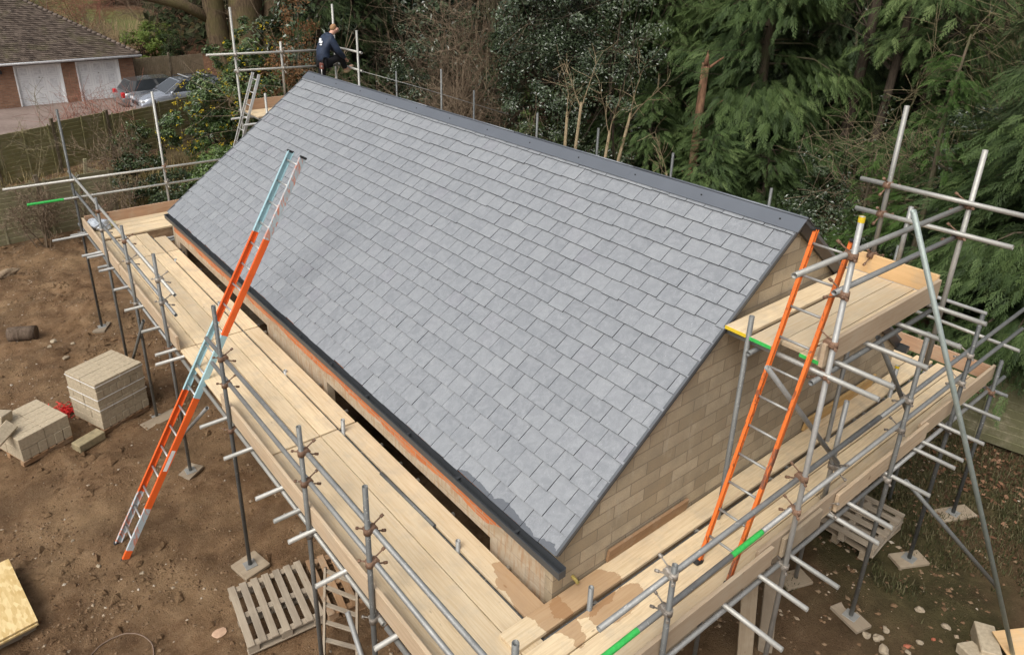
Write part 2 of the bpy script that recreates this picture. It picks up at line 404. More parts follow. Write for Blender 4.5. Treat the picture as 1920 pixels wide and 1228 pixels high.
RUSTY = mat_tube('rusty_coupler', (.14, .08, .05), (.28, .17, .11), .9, .7, .3)
GREEN = mat_plain('green_paint', (.045, .46, .09), .45, .4, 0, .18, 30)
YELLOW = mat_plain('yellow_plastic', (.72, .52, .03), .5, .4, 0, .1)
def mat_scuffed(name, c, wear, amount=.62):
    k = Mat(name); p = k.obj(); n = k.noise(k.map(p, (6, 6, 1.2)), 4, 5, .7, 1); n2 = k.noise(p, 30, 5, .75)
    c2 = k.mix(k.ramp(n, (amount, 0), (amount+.06, .9)), c, wear)
    c2 = k.mix(k.ramp(n2, (.58, 0), (.70, .6)), c2, (.20, .15, .11)); c2 = k.mix(k.ramp(k.noise(p, 3, 3), (.35, .3), (.6, 0)), c2, tuple(q*.6 for q in c))
    return k.out(c2, .55, .35)
ORANGE = mat_scuffed('orange_fibreglass', (.80, .13, .022), (.72, .18, .06), .66)
ORANGE2 = mat_scuffed('worn_orange_fibreglass', (.74, .17, .03), (.17, .06, .03), .55)
MUDDYOR = mat_scuffed('muddy_orange_fibreglass', (.55, .14, .04), (.12, .07, .05), .47)
BLUE = mat_scuffed('pale_blue_fibreglass', (.36, .56, .61), (.62, .66, .66), .62)
WORN = mat_scuffed('worn_blue_red_fibreglass', (.44, .52, .55), (.62, .2, .1), .5)
ALU = mat_plain('aluminium', (.62, .62, .60), .4, .5, .7, .12, 12)
DULLALU = mat_plain('dull_aluminium', (.33, .33, .31), .5, .5, .4, .15, 12)
RUBBER = mat_plain('black_rubber', (.03, .03, .03), .8, .2)
OSB = mat_osb(); STONE = mat_plain('stone', (.34, .28, .20), .9, .2, 0, .3, 8); REDBRICK = mat_plain('red_brick', (.36, .12, .07), .9, .2, 0, .3, 14)
GREYBLOCK = mat_plain('grey_block', (.43, .36, .255), .9, .2, 0, .16, 26); STRAP = mat_plain('white_strap', (.8, .8, .78), .5)
BRIGHTWOOD = mat_wood('bright_ply', (.70, .47, .24), (.56, .35, .16), .2)
GROUND = mat_ground()

# ------------------------------------------------------------------ ground: one sheet, fine on the site, coarse to the horizon
def axis(lo, hi, step, far_lo, far_hi):
    a = list(np.arange(lo, hi+1e-6, step)); s = step
    while a[-1] < far_hi: s *= 1.16; a.append(a[-1]+s)
    b = []; s = step; q = lo
    while q > far_lo: s *= 1.16; q -= s; b.append(q)
    return np.array(b[::-1]+a)
gx = axis(-4.6, 8.6, .065, -420, 420); gy = axis(-3.4, 19, .075, -420, 420)
GX, GY = np.meshgrid(gx, gy); GZ = ground_h(GX, GY)
nx, ny = len(gx), len(gy)
idx = np.arange(nx*ny).reshape(ny, nx)
F = np.stack([idx[:-1, :-1], idx[:-1, 1:], idx[1:, 1:], idx[1:, :-1]], -1).reshape(-1, 4)
kind(put('ground', mesh_np('ground', np.stack([GX, GY, GZ], -1), F, GROUND, smooth=True)), 'structure')

# ------------------------------------------------------------------ the new building
H = 2.828; ZD = 2.301; W = 6.234; L = 10.85; RISE = 2.350; TAN = RISE/(W/2); SL = math.hypot(W/2, RISE)
CA, SA = (W/2)/SL, RISE/SL
bld = thing('outbuilding', 'new pitched-roof building of tan blockwork under fresh grey slates', 'building')
WX0, WX1, WY0, WY1 = .030, W-.030, .05, L-.05
def slab_wall(name, prof, axis_, a, b, mat):
    """extrude a 2D profile (u, z) from a to b along an axis ('x' or 'y')"""
    m = MB(); n = len(prof)
    P = (lambda u, z, t: (t, u, z)) if axis_ == 'x' else (lambda u, z, t: (u, t, z))
    vs = [P(u, z, a) for u, z in prof]+[P(u, z, b) for u, z in prof]
    fs = [tuple(range(n)), tuple(range(2*n-1, n-1, -1))]+[(i, n+i, n+(i+1) % n, (i+1) % n) for i in range(n)]
    m.add(vs, fs); o = m.build(name, mat, bld); o.data.update()
    import bmesh
    b_ = bmesh.new(); b_.from_mesh(o.data); bmesh.ops.recalc_face_normals(b_, faces=b_.faces); b_.to_mesh(o.data); b_.free(); return o
zt = lambda x: H-.10+min(x, W-x)*TAN
gprof = [(WX0, -.4), (WX1, -.4), (WX1, zt(WX1)), (W/2, zt(W/2)), (WX0, zt(WX0))]
slab_wall('gable_wall', gprof, 'y', WY0, WY0+.1, BLOCK)
slab_wall('gable_wall', gprof, 'y', WY1-.1, WY1, BLOCK)
slab_wall('eaves_wall', [(WY0+.1, -.4), (WY1-.1, -.4), (WY1-.1, H-.05), (WY0+.1, H-.05)], 'x', WX1-.1, WX1, BLOCK)
# the eaves wall stands on piers: two wide openings under a lintel course
LZ = ZD+.035; op = [(.92, 4.35), (6.30, WY1-.35)]
slab_wall('eaves_wall', [(WY0+.1, -.4), (op[0][0], -.4), (op[0][0], LZ), (op[0][1], LZ), (op[0][1], -.4), (op[1][0], -.4), (op[1][0], LZ), (op[1][1], LZ), (op[1][1], -.4), (WY1-.1, -.4), (WY1-.1, H-.05), (WY0+.1, H-.05)], 'x', WX0, WX0+.1, EAVES)
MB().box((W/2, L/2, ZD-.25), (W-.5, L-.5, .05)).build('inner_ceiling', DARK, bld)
# corner return so that the eaves wall reads as block up to the very corner
rng = np.random.default_rng(3)
def slope_mesh(front):
    """courses of real slates: each a thin tilted tablet resting on the course below"""
    V = []; Fc = []; rn = []
    g = .195; s0 = .188; wd = .236
    c = 0
    while True:
        sb = 0 if c == 0 else s0+g*(c-1); st = s0+g*c
        if sb > SL-.17: break
        st = min(st, SL-.10)+.05
        ph = .0986 if c % 2 else .2166
        ys = [0.0]+list(np.arange(ph, L-.03, wd))+[L]
        for i in range(len(ys)-1):
            a, b = ys[i]+.0030, ys[i+1]-.0030
            if b-a < .03: continue
            j = rng.normal(0, .0036); k = rng.normal(0, .004); dz = abs(rng.normal(0, .0022)); tl = rng.normal(0, .0022)
            th = .013
            # heights above the roof plane: bottom edge stands proud, top edge tucks under the next course
            q = []
            for (y, s, h) in ((a, sb+j, .022+dz), (b, sb+j+k*.5, .022+dz+tl), (b, st, .0015), (a, st, .0015)):
                for hh in (h, h-th):
                    x = s*CA-hh*SA; z = H+s*SA+hh*CA
                    q.append((x if front else W-x, y, z))
            base = len(V); V += q
            f = [(0, 2, 4, 6), (1, 7, 5, 3), (0, 1, 3, 2), (2, 3, 5, 4), (4, 5, 7, 6), (6, 7, 1, 0)]
            r = rng.random()
            for fi, t in enumerate(f):
                t = t if not front else t[::-1]
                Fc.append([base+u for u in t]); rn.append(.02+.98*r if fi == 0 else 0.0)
        c += 1
    # undercloak below the slates
    return mesh_np('roof_slope', V, Fc, SLATE, rn)
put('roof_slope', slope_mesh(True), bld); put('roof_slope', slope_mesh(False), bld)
def along_slope(front, s, h, y):
    x = s*CA-h*SA; return (x if front else W-x, y, H+s*SA+h*CA)
def slope_box(name, mat, s0, s1, h0, h1, y0, y1, front, m=None):
    mb = m or MB()
    vs = [along_slope(front, s, h, y) for s in (s0, s1) for h in (h0, h1) for y in (y0, y1)]
    fs = [(0, 1, 3, 2), (4, 6, 7, 5), (0, 4, 5, 1), (2, 3, 7, 6), (0, 2, 6, 4), (1, 5, 7, 3)]
    mb.add(vs, fs if front else [f[::-1] for f in fs])
    return None if m else mb.build(name, mat, bld)
for fr in (True, False):
    slope_box('roof_underlay', DARK, .03, SL-.02, -.09, -.004, .055, L-.055, fr)
    for y0, y1 in ((-.004, .022), (L-.022, L+.004)):
        slope_box('verge_trim', VERGE, .012, SL-.01, -.012, .0225, y0, y1, fr)
        slope_box('barge_board', BARGE, .03, SL-.012, -.030 if fr else -.115, -.0125, y0+.002, y1+.016, fr)
# ridge capping: folded metal in four lengths with small screws
cap = MB(); n = 5
for k in range(n):
    y0, y1 = -.02+k*(L+.04)/n, -.02+(k+1)*(L+.04)/n+(.03 if k < n-1 else 0); e = .0012*(k % 2)
    for fr in (True, False):
        slope_box('', None, SL-.170, SL+.0, .026+e, .031+e, y0, y1, fr, cap)
    cap.tube([(W/2, y0, H+RISE+.031), (W/2, y1, H+RISE+.031)], .012, 8)
rc = cap.build('ridge_capping', RIDGE, bld)
sc = MB()
for k in range(12):
    p = Vector(along_slope(True, SL-.08, .032, .22+k*.93)); nrm = Vector((-SA, 0, CA))
    sc.tube([p, p+nrm*.006], .009, 8)
sc.build('screw_heads', DARK, rc)
# box gutters
def gutter(front):
    m = MB(); y0, y1 = -.10, L+.09; zb, ztp = H-.138, H-.058
    X = (lambda x: x) if front else (lambda x: W-x)
    def bx(xa, xb, ya, yb, za, zb_): m.box(((X(xa)+X(xb))/2, (ya+yb)/2, (za+zb_)/2), (abs(xb-xa), yb-ya, zb_-za))
    bx(-.052, -.048, y0, y1, zb, ztp); bx(.022, .026, WY0-.15, y1, zb, ztp+.02); bx(-.048, .022, y0, y1, zb, zb+.004)
    bx(-.048, .022, y0, y0+.004, zb+.004, ztp); bx(-.048, .022, y1-.004, y1, zb+.004, ztp)
    bx(-.060, -.052, y0, y1, ztp-.008, ztp)
    g = m.build('gutter', GUTTER, bld)
    b = MB()
    for k in range(12):
        y = .5+k*.9; b.box((X(-.013), y, ztp-.022), (.068, .025, .004))
    b.build('gutter_brackets', GUTTER, g)
gutter(True); gutter(False)
# overflow pipe stub and cable end by the corner
m = MB(); m.tube([(.27, .05, 2.42), (.27, -.03, 2.40)], .017, 10, hollow=.03); m.build('pipe_stub', mat_plain('dirty_yellow', (.42, .33, .10), .6, .3, 0, .4, 30), bld)

# ------------------------------------------------------------------ scaffold
SX, SY = -1.275, -.95
sca = thing('scaffolding', 'tube and coupler scaffold wrapped round the slated building', 'scaffold', (SX, SY, 0))
SL0 = Vector((SX, SY, 0)); TR = .0242
def tube_mesh(name, ln, mat, r=TR):
    return MB().tube([(0, 0, 0), (0, 0, ln)], r, 12, hollow=.12).mesh(name, mat)
def tube(name, a, b, mat=None, parent=None, r=TR):
    a, b = Vector(a), Vector(b); d = b-a
    o = put(name, tube_mesh(name, d.length, mat or TUBE, r), parent or sca, a-SL0, d.to_track_quat('Z', 'Y'))
    return o
def sleeve(parent, z0, z1, mat, name='painted_end'):
    m = MB().tube([(0, 0, z0), (0, 0, z1)], TR+.0012, 12, cap=False)
    return m.build(name, mat, parent)
# coupler: two bands, body and swing bolts
def coupler_mesh(mat):
    m = MB()
    m.tube([(0, 0, -.03), (0, 0, .03)], .036, 10)
    m.tube([(.052, -.027, 0), (.052, .027, 0)], .033, 10)
    m.cbox((.026, 0, 0), (.064, .062, .062), .010)
    for (c, d) in (((-.012, .036, .0), (-.05, .05, .0)), ((.052, .0, .036), (.10, .0, .055)), ((.06, .0, -.036), (.105, .0, -.05))):
        c, d = Vector(c), Vector(d); m.tube([c, c+d*.9], .007, 6); m.tube([c+d*.7, c+d*1.0], .014, 6)
    m.cbox((-.005, .04, 0), (.035, .02, .035), .004)
    return m.mesh('coupler', mat)
CPL, CPLR = coupler_mesh(CLAMP), coupler_mesh(RUSTY)
ncp = [0]
def coupler(std, z, side, rusty=None, turn=0):
    """on a standard (world x, y known) at height z; side = unit vector towards the crossing tube"""
    if ncp[0] >= 96: return
    ncp[0] += 1
    q = math.atan2(side[1], side[0])+turn
    rusty = (ncp[0]*7 % 5 < 2) if rusty is None else rusty
    ml = std.matrix_basis.inverted() @ Matrix.Translation(Vector((std.location.x, std.location.y, z)))
    o = put('coupler', CPLR if rusty else CPL, std)
    o.matrix_local = ml @ Matrix.Rotation(q, 4, 'Z')
def standard(x, y, z0, z1, mat=None, lean=(0, 0), base=True):
    o = tube('standard', (x+lean[0], y+lean[1], z0), (x, y, z1), mat or DTUBE)
    if base:
        m = MB(); m.cbox((0, 0, .004), (.15, .15, .008), .002); m.tube([(0, 0, .008), (0, 0, .05)], .019, 8)
        m.build('base_plate', DULLALU, o, (0, 0, -.002))
    return o
RZ1, RZ2 = 3.19, 2.84
zt_tr, zt_le = ZD-.065, ZD-.116
# --- eaves side
front = [(12.5, 4.66, .10), (10.28, 3.51, .09), (8.52, 3.53, .05), (6.72, 3.66, .05), (4.285, 3.85, .05), (2.15, 3.47, .05), (.90, 3.62, .05), (-.95, 3.68, .05)]
FS = []
for y, z1, z0 in front:
    z0 = gz(SX, y)+.045
    s = standard(SX, y, z0, z1); FS.append(s)
    coupler(s, zt_le, (1, 0))
    if y > 6: coupler(s, RZ1+.08, (1, 0)); coupler(s, RZ2+.08, (1, 0))
    elif y > -.5: coupler(s, RZ1-.02, (1, 0), True); coupler(s, RZ2-.02, (1, 0), True)
rx = SX+.052
tube('guard_rail', (rx, 13.0, 3.33), (rx, 6.13, 3.25), LTUBE); tube('guard_rail', (rx, 12.95, 2.98), (rx, 6.25, 2.90))
tube('guard_rail', (rx, 4.95, 3.13), (rx, -1.25, 3.17)); tube('guard_rail', (rx, 4.85, 2.83), (rx, -1.15, 2.78))
tube('ledger', (rx, 13.1, zt_le), (rx, 6.9, zt_le)); tube('ledger', (rx, 6.86, zt_le), (rx, .8, zt_le), LTUBE); tube('ledger', (rx, .76, zt_le), (rx, -1.35, zt_le))
XI = -.28
for a, b in ((11.3, 6.0), (5.96, -.2)): tube('ledger', (XI, a, zt_le+.05), (XI, b, zt_le+.05), DTUBE)
for y, x0 in ((12.19, -1.85), (11.04, -1.56), (10.9, -1.5), (10.12, -1.47), (10.3, -1.45), (9.15, -1.45), (8.25, -1.50), (7.37, -1.48), (6.55, -1.51), (6.28, -1.58), (4.49, -1.57),
              (3.74, -1.55), (2.90, -1.52), (2.48, -1.50), (2.13, -1.50), (1.48, -1.53), (.60, -1.43), (-.3, -1.5)):
    tube('transom', (x0, y, zt_tr), (.0 if y < 10.9 else 1.2, y, zt_tr), LTUBE if y < 9 else TUBE)
tube('brace', (SX-.05, 7.45, .05), (SX-.05, 5.0, zt_le-.05)); tube('brace', (SX-.05, 10.05, .15), (SX-.05, 7.9, zt_le-.03), DTUBE)
tube('brace', (SX-.05, 1.3, 1.95), (SX-.1, -.1, .2))
# inner stubs rising through the gap
for y, h in ((9.7, .02), (7.45, .05), (4.95, .03), (3.31, .17), (1.02, .10)):
    standard(XI, y, gz(XI, y), ZD+h, TUBE, base=False)
# --- gable side
ztr2 = zt_tr+.038
GS = {}
for nm, x, z0, z1, mt in (('a', .29, .14, 3.34, DTUBE), ('b', 2.10, .14, 5.71, TUBE), ('d', 4.14, .12, 4.05, DTUBE), ('c', 5.68, .14, 3.78, DTUBE), ('e', 7.02, .2, 2.70, DTUBE)):
    s = standard(x, SY, gz(x, SY)+.045, z1, mt); GS[nm] = s
    coupler(s, zt_le+.03, (0, 1))
    if nm != 'e': coupler(s, RZ1+.05, (0, 1), nm == 'b'); coupler(s, RZ2+.03, (0, 1), nm == 'b')
ry = SY+.052
t = tube('guard_rail', (-.45, ry, 3.16), (3.6, ry, 3.235)); t = tube('guard_rail', (3.0, ry-.0, 3.215), (8.4, ry, 3.30))
t = tube('guard_rail', (-.95, ry, 2.81), (1.62, ry, 2.862)); sleeve(t, -.002, .95, GREEN); sleeve(t, 2.13, 2.572, GREEN)
t = tube('guard_rail', (1.63, ry, 2.864), (7.7, ry, 2.93))
tube('ledger', (-1.4, SY+.052, zt_le+.03), (4.1, SY+.052, zt_le+.03)); tube('ledger', (4.14, SY+.052, zt_le+.03), (7.6, SY+.052, zt_le+.03))
YI = -.217
tube('ledger', (-.3, YI, zt_le+.085), (4.0, YI, zt_le+.085), DTUBE); tube('ledger', (4.04, YI, zt_le+.085), (7.0, YI, zt_le+.085), DTUBE)
for x, y0 in ((.32, -1.45), (1.21, -1.46), (1.75, -1.37), (2.20, -1.41), (3.03, -1.37), (3.35, -1.35), (4.15, -1.37), (4.85, -1.34), (5.07, -1.34), (5.60, -1.36), (6.31, -1.28)):
    tube('transom', (x, y0, ztr2), (x, .02, ztr2), LTUBE)
for x, h, m_ in ((.19, .29, TUBE), (2.0, 2.30, DTUBE), (5.6, .50, TUBE), (4.08, 1.95, TUBE), (6.6, .04, TUBE)):
    s = standard(x, -.25, gz(x, -.25), ZD+h, m_, base=False)
    if h == .5: sleeve(s, ZD+h-gz(x, -.25)-.035, ZD+h-gz(x, -.25)+.002, YELLOW, 'plastic_cap')
s = standard(2.98, -.80, ZD-.05, 3.62, TUBE, base=False); coupler(s, ZD+.1, (0, -1)); coupler(s, 2.87, (0, -1))
tube('brace', (3.16, ry+.03, 4.28), (4.50, ry+.06, 2.90), DTUBE); tube('brace', (1.72, -.62, 4.36), (2.95, -.86, 2.95))
tube('brace', (4.40, SY-.09, zt_le-.05), (5.35, -1.98, .72), DTUBE)
rk = tube('raker', (2.86, SY-.06, 5.62), (4.98, -2.42, gz(4.98, -2.42)+.02), mat_tube('greenish_tube', (.25, .30, .28), (.45, .50, .47), .05))
# upper working platform on the near gable
zp = 4.42
zpl = zp-.06
for a, y in ((2.02, -.90), ): pass
tube('ledger', (1.95, ry-.0, zpl-.10), (4.45, ry, zpl-.10), DTUBE); tube('ledger', (1.95, -.30, zpl-.10), (4.45, -.30, zpl-.10), DTUBE)
for k, (x, y0) in enumerate(((2.08, -1.39), (2.36, -1.38), (2.90, -1.41), (3.52, -1.43), (4.20, -1.39))):
    tube('transom', (x, y0, zpl-.05), (x, .03, zpl-.05), LTUBE)
sb = standard(4.31, SY, 3.55, 5.90, LTUBE, base=False)
se = standard(4.27, -.20, 4.42, 6.19, LTUBE, base=False)
s2 = standard(4.27, -.46, 4.5, 5.22, TUBE, base=False)
tube('guard_rail', (1.34, ry, 5.40), (4.42, ry, 5.33), LTUBE); tube('guard_rail', (2.02, ry, 5.07), (4.44, ry, 5.02))
tube('guard_rail', (4.25, .08, 5.39), (4.25, -1.42, 5.40), LTUBE); tube('guard_rail', (4.25, .07, 5.07), (4.25, -1.40, 5.09), LTUBE)
for st, zz in ((GS['b'], 5.38), (GS['b'], 5.05), (sb, 5.36), (sb, 5.05), (GS['b'], zpl-.06), (GS['b'], zp+.18)): coupler(st, zz, (0, 1), True)
for zz in (5.39, 5.08, 4.62): coupler(se, zz, (-1, 0), True)
sleeve(GS['b'], 5.71-(gz(2.1, SY)+.045)-.045, 5.71-(gz(2.1, SY)+.045)+.002, YELLOW, 'plastic_cap')
# --- far gable
YF = 11.72; zq = 4.42
fa = {}
for nm, x, y, z0, z1 in (('a', 1.95, YF, .1, 6.43), ('b', 2.93, YF, 4.4, 5.72), ('c', 4.16, YF, .1, 6.42), ('d', 4.25, 10.86, .1, 5.95)):
    fa[nm] = standard(x, y, z0 if z0 > 1 else gz(x, y)+.02, z1, LTUBE, base=False)
tube('guard_rail', (1.36, YF-.05, 5.56), (4.35, YF-.05, 5.48), LTUBE); tube('guard_rail', (1.88, YF-.05, 5.22), (4.3, YF-.05, 5.15), LTUBE)
tube('guard_rail', (4.30, 12.25, 5.50), (4.30, 10.78, 5.50), LTUBE); tube('guard_rail', (4.30, 12.25, 5.16), (4.30, 10.78, 5.12), LTUBE)
for nm in 'abc': coupler(fa[nm], 5.52, (0, -1), False); coupler(fa[nm], 5.19, (0, -1), False)
tube('ledger', (1.7, YF-.05, zq-.16), (4.5, YF-.05, zq-.16)); tube('ledger', (1.7, 10.98, zq-.16), (4.5, 10.98, zq-.16))
for x in (2.05, 3.1, 4.1): tube('transom', (x, 10.86, zq-.085), (x, 12.1, zq-.085))
standard(2.2, 10.98, gz(2.2, 10.98), zq+.42, LTUBE, base=False)
YG = 12.5
se2 = standard(.46, YG, gz(.46, YG), 4.82, LTUBE, base=False); coupler(se2, 3.27, (0, -1)); coupler(se2, 2.94, (0, -1))
tube('guard_rail', (-2.43, YG-.06, 3.31), (3.4, YG-.06, 3.22), LTUBE)
t = tube('guard_rail', (-2.10, YG-.06, 2.95), (3.4, YG-.06, 2.87), LTUBE); sleeve(t, -.002, .62, GREEN)
tube('ledger', (-1.5, YG-.06, zt_le), (3.5, YG-.06, zt_le)); tube('ledger', (-1.3, 11.2, zt_le), (3.5, 11.2, zt_le))
# --- rear side, tops seen over the ridge
for y, z1 in ((14.2, 4.45), (12.05, 4.77), (10.69, 4.45), (8.42, 4.30), (6.61, 4.31), (4.75, 4.21), (2.75, 4.06), (.68, 3.74)):
    standard(7.2, y, gz(7.2, y), z1, DTUBE, base=False)
tube('guard_rail', (7.15, .6, 2.91), (7.0, -1.1, 2.92), LTUBE); tube('guard_rail', (7.15, 12.6, 3.2), (7.15, -.6, 3.2))
tube('ledger', (7.15, 12.6, zt_le), (7.15, -1.1, zt_le))
for y in (9, 6.5, 4, 1.5): tube('transom', (6.2, y, zt_tr), (7.4, y, zt_tr))
# toe boards, clipped to the standards
def plank_mesh(name, ln, w, t, mat): return MB().cbox((0, 0, 0), (ln, w, t), .003).mesh(name, mat)
def toe(a, b, z, mat, w=.215, th=.036, tilt=0):
    a, b = Vector((*a, z)), Vector((*b, z)); d = b-a
    o = put('toe_board', plank_mesh('toe_board', d.length, th, w, mat), sca, (a+b)/2-SL0, (tilt, 0, math.atan2(d.y, d.x))); return o
xt = -1.229
zc = ZD+.108
toe((xt, 12.42), (xt, 9.55), zc, TOE); toe((xt, 9.5), (xt, 6.37), zc, TOE)
toe((xt, 4.62), (xt, 1.02), zc, TOE); toe((xt, .97), (xt, -.84), zc+.01, TOE)
toe((-1.2, 12.40), (3.0, 12.40), zc+.03, REDTOE)
zg = ZD+.038+.108
toe((-1.18, -.90), (1.88, -.90), zg, TOE); toe((1.70, -.862), (3.25, -.862), zg+.015, TOE); toe((2.05, -.905), (2.72, -.905), zg-.01, OLDWOOD)
toe((3.02, -.905), (5.05, -.905), zg, TOE); toe((4.94, -.866), (7.12, -.866), zg+.01, TOE)
toe((7.06, .55), (7.06, -.84), zg, REDTOE)
toe((2.04, -.90), (4.22, -.90), zp+.07, TOE); toe((4.24, .06), (4.24, -.88), zp+.10, BRIGHTWOOD); toe((2.06, -.872), (2.10, -.872), zp+.06, OLDWOOD)
toe((2.0, YF-.10), (4.1, YF-.10), zq+.10, REDTOE)
toe((1.97, 11.55), (1.97, 11.0), zq+.0, REDTOE) if False else None

# ------------------------------------------------------------------ sole boards on the mud under the standards
def sole(x, y, ln, w, rz, label, mat=OLDWOOD):
    o = put('sole_board', MB().cbox((0, 0, 0), (ln, w, .045), .004).mesh('sole_board', mat), None, (x, y, gz(x, y)+.018), (0, 0, rz))
    return tag(o, label, 'sole board', 'sole boards under the scaffold legs')
sole(-1.28, 12.5, .42, .24, R(60), 'square of tan board under the farthest leg of the mud-side scaffold')
sole(-1.25, 8.4, .62, .24, R(15), 'muddy board under a scaffold leg right beside the tall strapped block stack')
sole(-1.28, 6.72, .34, .24, R(35), 'small pale board under the leg where a diagonal brace meets the mud')
sole(-1.27, 4.29, .36, .36, R(12), 'doubled square board under the lone leg beside the flat pallet')
sole(4.14, -.95, .40, .24, R(75), 'dirty board under the gable leg nearest the scattered pale stones')
sole(5.68, -.95, .44, .24, R(-28), 'clean pale board under the gable leg on the mossy turf')
sole(7.02, -.95, .62, .24, R(-25), 'long board under the corner leg by the dark conifer')
sole(4.05, -.25, .38, .24, R(-20), 'board in shadow under an inner leg beside the pallet pile')

# ------------------------------------------------------------------ scaffold boards lying on the decks
nb = [0]
def board(x0, x1, y0, y1, z, along, label, group, mat=BOARD, ends=None, tilt=0):
    ln, w = ((x1-x0), (y1-y0)) if along == 'x' else ((y1-y0), (x1-x0))
    rr = random.Random(nb[0]); nb[0] += 1
    m = MB(); m.cbox((0, 0, 0), (ln, w-.005, .037), .004)
    o = put('scaffold_board', m.mesh('scaffold_board', mat), None, ((x0+x1)/2, (y0+y1)/2, z-.0185+rr.uniform(-.002, .002)), (rr.uniform(-.004, .004), rr.uniform(-.0004, .0004)+tilt, (0 if along == 'x' else R(90))+rr.uniform(-.0012, .0012)))
    tag(o, label, 'scaffold board', group)
    if ends:
        for e in ends[1]:
            q = MB(); q.box((e*(ln/2+.001), 0, 0), (.004, w-.004, .033)); q.box((e*(ln/2-.012), 0, .0), (.022, w+.002, .039)) if ends[0] is None else None
            q.build('painted_end', ends[0], o)
    return o
slots = [(-.255, -.036, 'against the wall'), (-.53, -.308, 'second from the wall'), (-.755, -.534, 'third from the wall'), (-.98, -.759, 'fourth from the wall'), (-1.207, -.984, 'outermost')]
runs = [(10.19, 11.42, 'in the short far run'), (6.41, 10.17, 'in the run beyond the tall ladder'), (3.41, 6.39, 'in the run where the tall ladder leans'), (-.42, 3.39, 'in the run nearest the wet corner')]
for y0, y1, rn in runs:
    for x0, x1, sn in slots:
        e0, e1 = y0, y1
        if sn.startswith('against'):
            if y0 == 10.19: e1 = 11.05
            if y0 == -.42: e0 = -.0
            x0, x1 = (x0-.018, x1-.018) if y0 < 3 else (x0-.026, x1-.030)
        board(x0, x1, e0+.004, e1-.004, ZD, 'y', 'eaves board, %s, %s' % (sn, rn), 'boards of the long eaves deck')
for k in range(4):
    y0 = 11.46+k*.232
    board(-1.17, 3.0, y0, y0+.222, ZD+.036, 'x', 'pale cross board at the far end of the deck, %s' % ('closest to the building', 'second from the building', 'third from the building', 'against the reddish toe board')[k], 'cross boards at the far end')
zgd = ZD+.038
gs = [(-.192, .030, -.58, 'against the wall'), (-.452, -.242, -.9, 'just outside the gap'), (-.662, -.459, -1.0, 'third from the wall'), (-.872, -.669, -1.12, 'outermost')]
for y0, y1, xs, sn in gs:
    for a, b, rn in ((xs, 3.1, 'near length of the gable deck'), (3.11, 7.0, 'far length of the gable deck')):
        board(a, b, y0, y1, zgd, 'x', 'pale gable board, %s, %s' % (sn, rn), 'boards of the gable deck')
for k in range(3):
    x0 = 6.28+k*.232
    board(x0, x0+.222, .06, 9.5, ZD+.0, 'y', 'rear deck board behind the gable corner, %s' % ('next to the wall', 'in the middle', 'by the reddish toe board')[k], 'boards of the rear deck')
ps = [(-.235, -.015, 1.98, 'against the gable wall', YELLOW, (-1,)), (-.49, -.275, 1.97, 'second from the wall, with a bright green end', GREEN, (-1,)), (-.70, -.492, 2.12, 'third from the wall, with a raw sawn end', None, None), (-.878, -.702, 2.06, 'outermost, with a green end by the toe board', GREEN, (-1,))]
for y0, y1, xs, sn, pm, en in ps:
    board(xs, 4.20, y0, y1, zp, 'x', 'platform board high on the near gable, %s' % sn, 'boards of the near high platform', BOARD, (pm, en) if pm else None)
for k in range(3):
    y0 = 10.90+k*.232
    board(1.98, 4.2, y0, y0+.222, zq, 'x', 'pale platform board at the far gable, %s' % ('next to the roof verge', 'in the middle', 'by the reddish toe board')[k], 'boards of the far high platform')

# ------------------------------------------------------------------ ladders
def ladder(name, label, base, top, half, wdir, n, bands, rung_mat, depth=.085, th=.028, rr=.014, feet=None, z_first=.3, splits=None):
    """bands = per stile list of (t0, t1, material); wdir = unit vector from stile 0 to stile 1"""
    base, top, wdir = Vector(base), Vector(top), Vector(wdir).normalized()
    d = (top-base); ln = d.length; d.normalize(); nrm = wdir.cross(d).normalized()
    root = thing(name, label, 'ladder', base)
    M = Matrix((wdir, nrm, d)).transposed()      # local x = width, y = depth, z = along
    for k, sgn in enumerate((-1, 1)):
        stile = None
        for t0, t1, mt in bands[k]:
            m = MB(); a, b = t0*ln, t1*ln
            ov = .0009*(1+len([1 for q in bands[k] if q[0] < t0]) % 2)
            m.cbox((sgn*half, 0, (a+b)/2), (th*.35, depth+ov, b-a), .002)
            for s in (-1, 1): m.cbox((sgn*half+sgn*th*-.35, s*(depth/2-.006), (a+b)/2), (th, .011+ov, b-a), .002)
            m.v = [tuple(M @ Vector(v)) for v in m.v]
            if stile is None: stile = m.build('stile', mt, root)
            else: m.build('stile_section', mt, stile)
        if feet:
            f = MB(); f.cbox((sgn*half, 0, .02), (.06, .10, .05), .008); f.v = [tuple(M @ Vector(v)) for v in f.v]; f.build('foot', feet, root)
            f = MB(); f.cbox((sgn*half, 0, ln), (.04, .10, .03), .008); f.v = [tuple(M @ Vector(v)) for v in f.v]; f.build('end_cap', RUBBER, root)
    step = (ln-z_first-.12)/(n-1)
    for i in range(n):
        z = z_first+i*step
        m = MB(); m.tube([M @ Vector((-half+.006, 0, z)), M @ Vector((half-.006, 0, z))], rr, 8); m.build('rung', rung_mat, root)
    return root
zb = gz(-2.54, 5.6)
ladder('extension_ladder', 'tall orange and pale blue extension ladder rising from the mud past the eaves deck', (-2.56, 5.585, zb-.01), (.43, 5.60, 5.03), .195, (0, -1, 0), 19,
       [[(0, .14, WORN), (.14, .40, ORANGE), (.40, .575, BLUE), (.575, .80, ORANGE), (.80, 1, BLUE)],
        [(0, .03, ORANGE), (.03, .135, WORN), (.135, .41, ORANGE), (.41, .565, BLUE), (.565, .80, ORANGE), (.80, 1, WORN)]], ALU, feet=RUBBER, th=.034)
